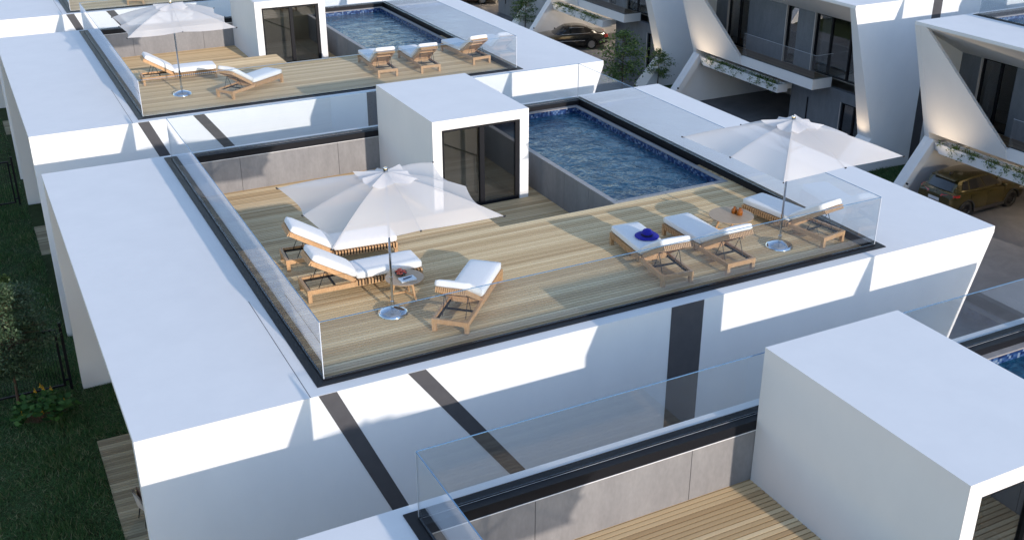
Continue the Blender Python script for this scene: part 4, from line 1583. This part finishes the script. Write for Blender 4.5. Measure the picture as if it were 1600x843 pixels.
# trailing plants in the carport planters of the right-hand houses
for hi, (k, nm) in enumerate(((0, "olive SUV"), (1, "empty carport"), (2, "black sedan"))):
    r_ = np.random.default_rng(70 + k)
    yb = ROW_R + k * PER
    clumps = {0: [9.3, 8.5, 7.8, 7.3, 6.7, 6.1], 1: [9.3, 8.7, 8.0, 7.3, 6.2, 5.6, 5.1], 2: [9.2, 8.7, 8.2, 7.6, 6.6, 6.1, 5.6]}[k]
    for j, yl in enumerate(clumps):
        x = MX - 10.98
        pl = bpy.data.objects.new("trailing_plant", None)
        COL.objects.link(pl)
        pl.location = W(x, yb + yl, -4.17)
        tag(pl, ("green trailing plant in the white planter above the %s, %s" % (nm, ORD[len(clumps)][j])), "plant", "plants in the planter above the %s" % nm)
        stm = MB()
        cl = []
        for i in range(7):
            dy = r_.uniform(-.36, .36)
            tip = Vector((-.10 - r_.uniform(0, .14), dy * 1.2, r_.uniform(-.04, .15) if i < 5 else -.16))
            stm.tube((0.05, 0, 0), (-.03, dy, .1), .006, .005, 5)
            stm.tube((-.03, dy, .1), tip, .005, .003, 5)
            cl += [(-.03, dy, .1), tuple(Vector((-.03, dy, .1)).lerp(tip, .6)), tuple(tip)]
        put("stem", stm.mesh("stem", M['leafshrub']), pl)
        V, F = leaves(cl, (.05, .07, .05), 10, .1, .6, r_, .35)
        put("foliage", np_mesh("foliage", V, F, M['leaf']), pl)


# lawns
def grass(name, x0, x1, y0, y1, n, zfun, hgt=.1, wid=.016, label=None):
    r = np.random.default_rng(int(n) + 5)
    x = r.uniform(x0, x1, n)
    y = r.uniform(y0, y1, n)
    z = np.array([zfun(v) for v in y])
    t = r.uniform(0, 2 * math.pi, n)
    ln = r.normal(size=(n, 2)) * hgt * .55
    hh = hgt * r.uniform(.5, 1.4, n) * (.75 + .5 * np.sin(x * 3.1 + 1.3 * np.sin(y * 2.3)) * np.sin(y * 2.7))
    dx, dy = np.cos(t) * wid / 2, np.sin(t) * wid / 2
    z0 = z - .005 + ZS
    V = np.stack([np.stack([x - dx, y - dy, z0], 1), np.stack([x + dx, y + dy, z0], 1), np.stack([x + ln[:, 0], y + ln[:, 1], z0 + hh], 1)], 1).reshape(-1, 3)
    F = np.arange(3 * n).reshape(n, 3)
    o = put(name, np_mesh(name, V, F, M['grass']), None, (0, 0, 0))
    o["kind"] = "stuff"
    o["label"] = label
    o["category"] = "grass"
    return o


grass("lawn_grass", -5.6, -2.42, 3.5, 13.5, 62000, gz, label="dark green lawn of short grass beside the garden deck")
grass("lawn_grass", -6.0, -2.42, 13.5, 26, 50000, gz, label="dark green lawn of short grass in the gardens behind")
grass("lawn_grass", -8.0, -2.42, 26, 45, 26000, gz, .08, .02, label="dark green lawn of short grass in the farthest garden")
grass("lawn_grass", -2.42, -1.0, 7.9, 10.15, 9000, gz, label="strip of dark lawn between the garden deck and the white end wall")
grass("lawn_grass", -2.42, -1.0, 10.4, 13.0, 9000, gz, label="strip of dark lawn in the gap between two houses")
grass("lawn_grass", 24.4, 29.5, 12.86, 15.45, 22000, lambda v: -6.215, .1, .02, label="patch of dark grass in the gap between two white houses across the street")
grass("lawn_grass", 24.4, 29.5, 26.1, 28.7, 14000, lambda v: -6.215, .1, .02, label="patch of dark grass behind the pair of young trees")


# ------------------------------------------------------------------ garden fences
def make_fence(x1, y, label):
    z = gz(y)
    R = thing("metal_fence", (x1, y, z), label, "fence", 0, "black metal fences between the gardens")
    part("post", lambda b: b.box(-.03, .03, -.03, .03, -.1, 1.63), M['black'], R, key="fpost")
    for k in range(2):
        x = -.12 - 1.62 * k
        part("panel_frame", lambda b: [b.box(-.025, .025, -.018, .018, .12, 1.5), b.box(-1.545, -1.495, -.018, .018, .12, 1.5), b.box(-1.495, -.025, -.018, .018, .12, .16), b.box(-1.495, -.025, -.018, .018, 1.46, 1.5)], M['black'], R, key="ffr", loc=(x, 0, 0))
        part("panel_bars", lambda b: [b.tube((-.08 - .06 * i, 0, .16), (-.08 - .06 * i, 0, 1.46), .0055, n=4) for i in range(24)], M['black'], R, key="fbars", loc=(x, 0, 0), stuff=True)
        part("post", lambda b: b.box(-.03, .03, -.03, .03, -.1, 1.63), M['black'], R, key="fpost", loc=(x - 1.58, 0, 0))
        part("bracket", lambda b: [b.box(.026, .09, -.01, .01, zz, zz + .04) for zz in (.24, 1.36)], M['black'], R, key="fbrk", loc=(x, 0, 0))
    return R


make_fence(-2.59, 10.30, "black metal garden fence behind the yellow-flowered shrub")
make_fence(-2.60, 23.45, "black metal garden fence farther back at the left edge, without shrubs")

# ------------------------------------------------------------------ garden chair
ch = thing("garden_chair", (-1.90, 4.80, -4.80), "brown padded chair with pale shell and black legs on the garden deck", "chair", math.radians(100))


def shell(b):
    n, m = 12, 10
    vs = []
    for j in range(m + 1):
        f = j / m
        for i in range(n + 1):
            u = -1 + 2 * i / n
            if f < .45:
                q = f / .45
                p = (u * .19, -.17 + .34 * q, .34 + .035 * u * u + .02 * (1 - q))
            else:
                q = (f - .45) / .55
                p = (u * (.19 - .04 * q * q), .17 + .06 * q - .07 * u * u * (1 - q * .4), .35 + .36 * q + .03 * u * u * (1 - q) - .05 * u ** 4 * q)
            vs.append(p)
    w_ = n + 1
    o = len(vs)
    vs2 = [(x, y + .018, z - .014) for x, y, z in vs]
    fs = [(j * w_ + i, j * w_ + i + 1, (j + 1) * w_ + i + 1, (j + 1) * w_ + i) for j in range(m) for i in range(n)]
    b.add(vs, fs)
    b.add(vs2, fs)


part("shell", shell, M['greige'], ch, smooth=True)
part("seat_pad", lambda b: b.pillow(-.16, .16, -.15, .14, .375, .41, .016, puff=.01), M['brown'], ch, smooth=True)
part("back_pad", lambda b: b.pillow(-.15, .15, .118, .145, .42, .69, .012, puff=.0), M['brown'], ch, smooth=True)
for sx in (-1, 1):
    for sy in (-1, 1):
        part("leg", lambda b: b.tube((sx * .12, sy * .11, .345), (sx * .18, sy * .17, 0), .014, .009, 8), M['black'], ch)


# ------------------------------------------------------------------ lit lamps of the photograph
def uplight(xyz, aim, power, label, spot=math.radians(100), blend=1.0, r=.05, col=(1, .76, .5)):
    R = thing("wall_washer", xyz, label, "lamp", 0, "warm wall washer lamps")
    d = (Vector(aim) - Vector(xyz)).normalized()
    eu = d.to_track_quat('Z', 'Y').to_euler()
    part("housing", lambda b: b.lathe([(0, 0), (.04, 0), (.045, .05), (.041, .05), (.036, .012), (0, .012)], 14), M['black'], R, rot=eu)
    part("lens", lambda b: b.lathe([(0, .03), (.038, .03), (.038, .033), (0, .033)], 14), M['headlamp'], R, rot=eu)
    l = bpy.data.lights.new("wall_washer_light", 'SPOT')
    l.energy = power
    l.spot_size = spot
    l.spot_blend = blend
    l.shadow_soft_size = r
    l.color = col
    lo = bpy.data.objects.new("wall_washer_light", l)
    COL.objects.link(lo)
    lo.parent = R
    lo.location = d * .12 * S
    lo.rotation_euler = d.to_track_quat('-Z', 'Y').to_euler()
    return R


for k, nm in ((0, "by the olive SUV"), (1, "above the empty carport"), (2, "by the black sedan")):
    yb = ROW_R + k * PER
    uplight((MX - 12.3, yb + 9.75, -5.35), (MX - 11.55, yb + 9.15, -2.9), 150, "warm lamp on the sloping white leg %s, washing the panel above" % nm, spot=math.radians(75), r=.12)
for k, nm in ((1, "beside the empty carport's dark block"), (2, "behind the slim young tree")):
    yb = ROW_R + k * PER
    uplight((MX - 11.35, yb + .2, -5.45), (MX - 11.2, yb + .2, -4.0), 45, "warm lamp washing the narrow white fin %s" % nm, spot=math.radians(80), r=.08)


def downlight(xyz, power, label, col=(1, .8, .58)):
    R = thing("ceiling_lamp", xyz, label, "lamp", 0, "warm ceiling lamps")
    part("housing", lambda b: b.tube((0, 0, -.045), (0, 0, 0), .09, .09, 20), M['trim'], R)
    part("lens", lambda b: b.tube((0, 0, -.05), (0, 0, -.0452), .078, .078, 20), M['lampglass'], R)
    l = bpy.data.lights.new("ceiling_lamp_light", 'POINT')
    l.energy = power
    l.shadow_soft_size = .1
    l.color = col
    lo = bpy.data.objects.new("ceiling_lamp_light", l)
    COL.objects.link(lo)
    lo.parent = R
    lo.location = (0, 0, -.14 * S)


downlight((MX - 9.6, ROW_R + 6.4, -3.816), 48, "warm ceiling lamp in the carport above the olive SUV")
downlight((MX - 8.8, ROW_R + 2 * PER + 7.2, -3.816), 110, "warm ceiling lamp in the carport above the black sedan", (1, .87, .72))
downlight((MX - 8.8, ROW_R + 3 * PER + 7.2, -3.816), 120, "warm ceiling lamp in the farthest carport above the bronze sedan")
downlight((-1.0, 6.2, -.302), 26, "warm ceiling lamp over the garden deck of the central house")
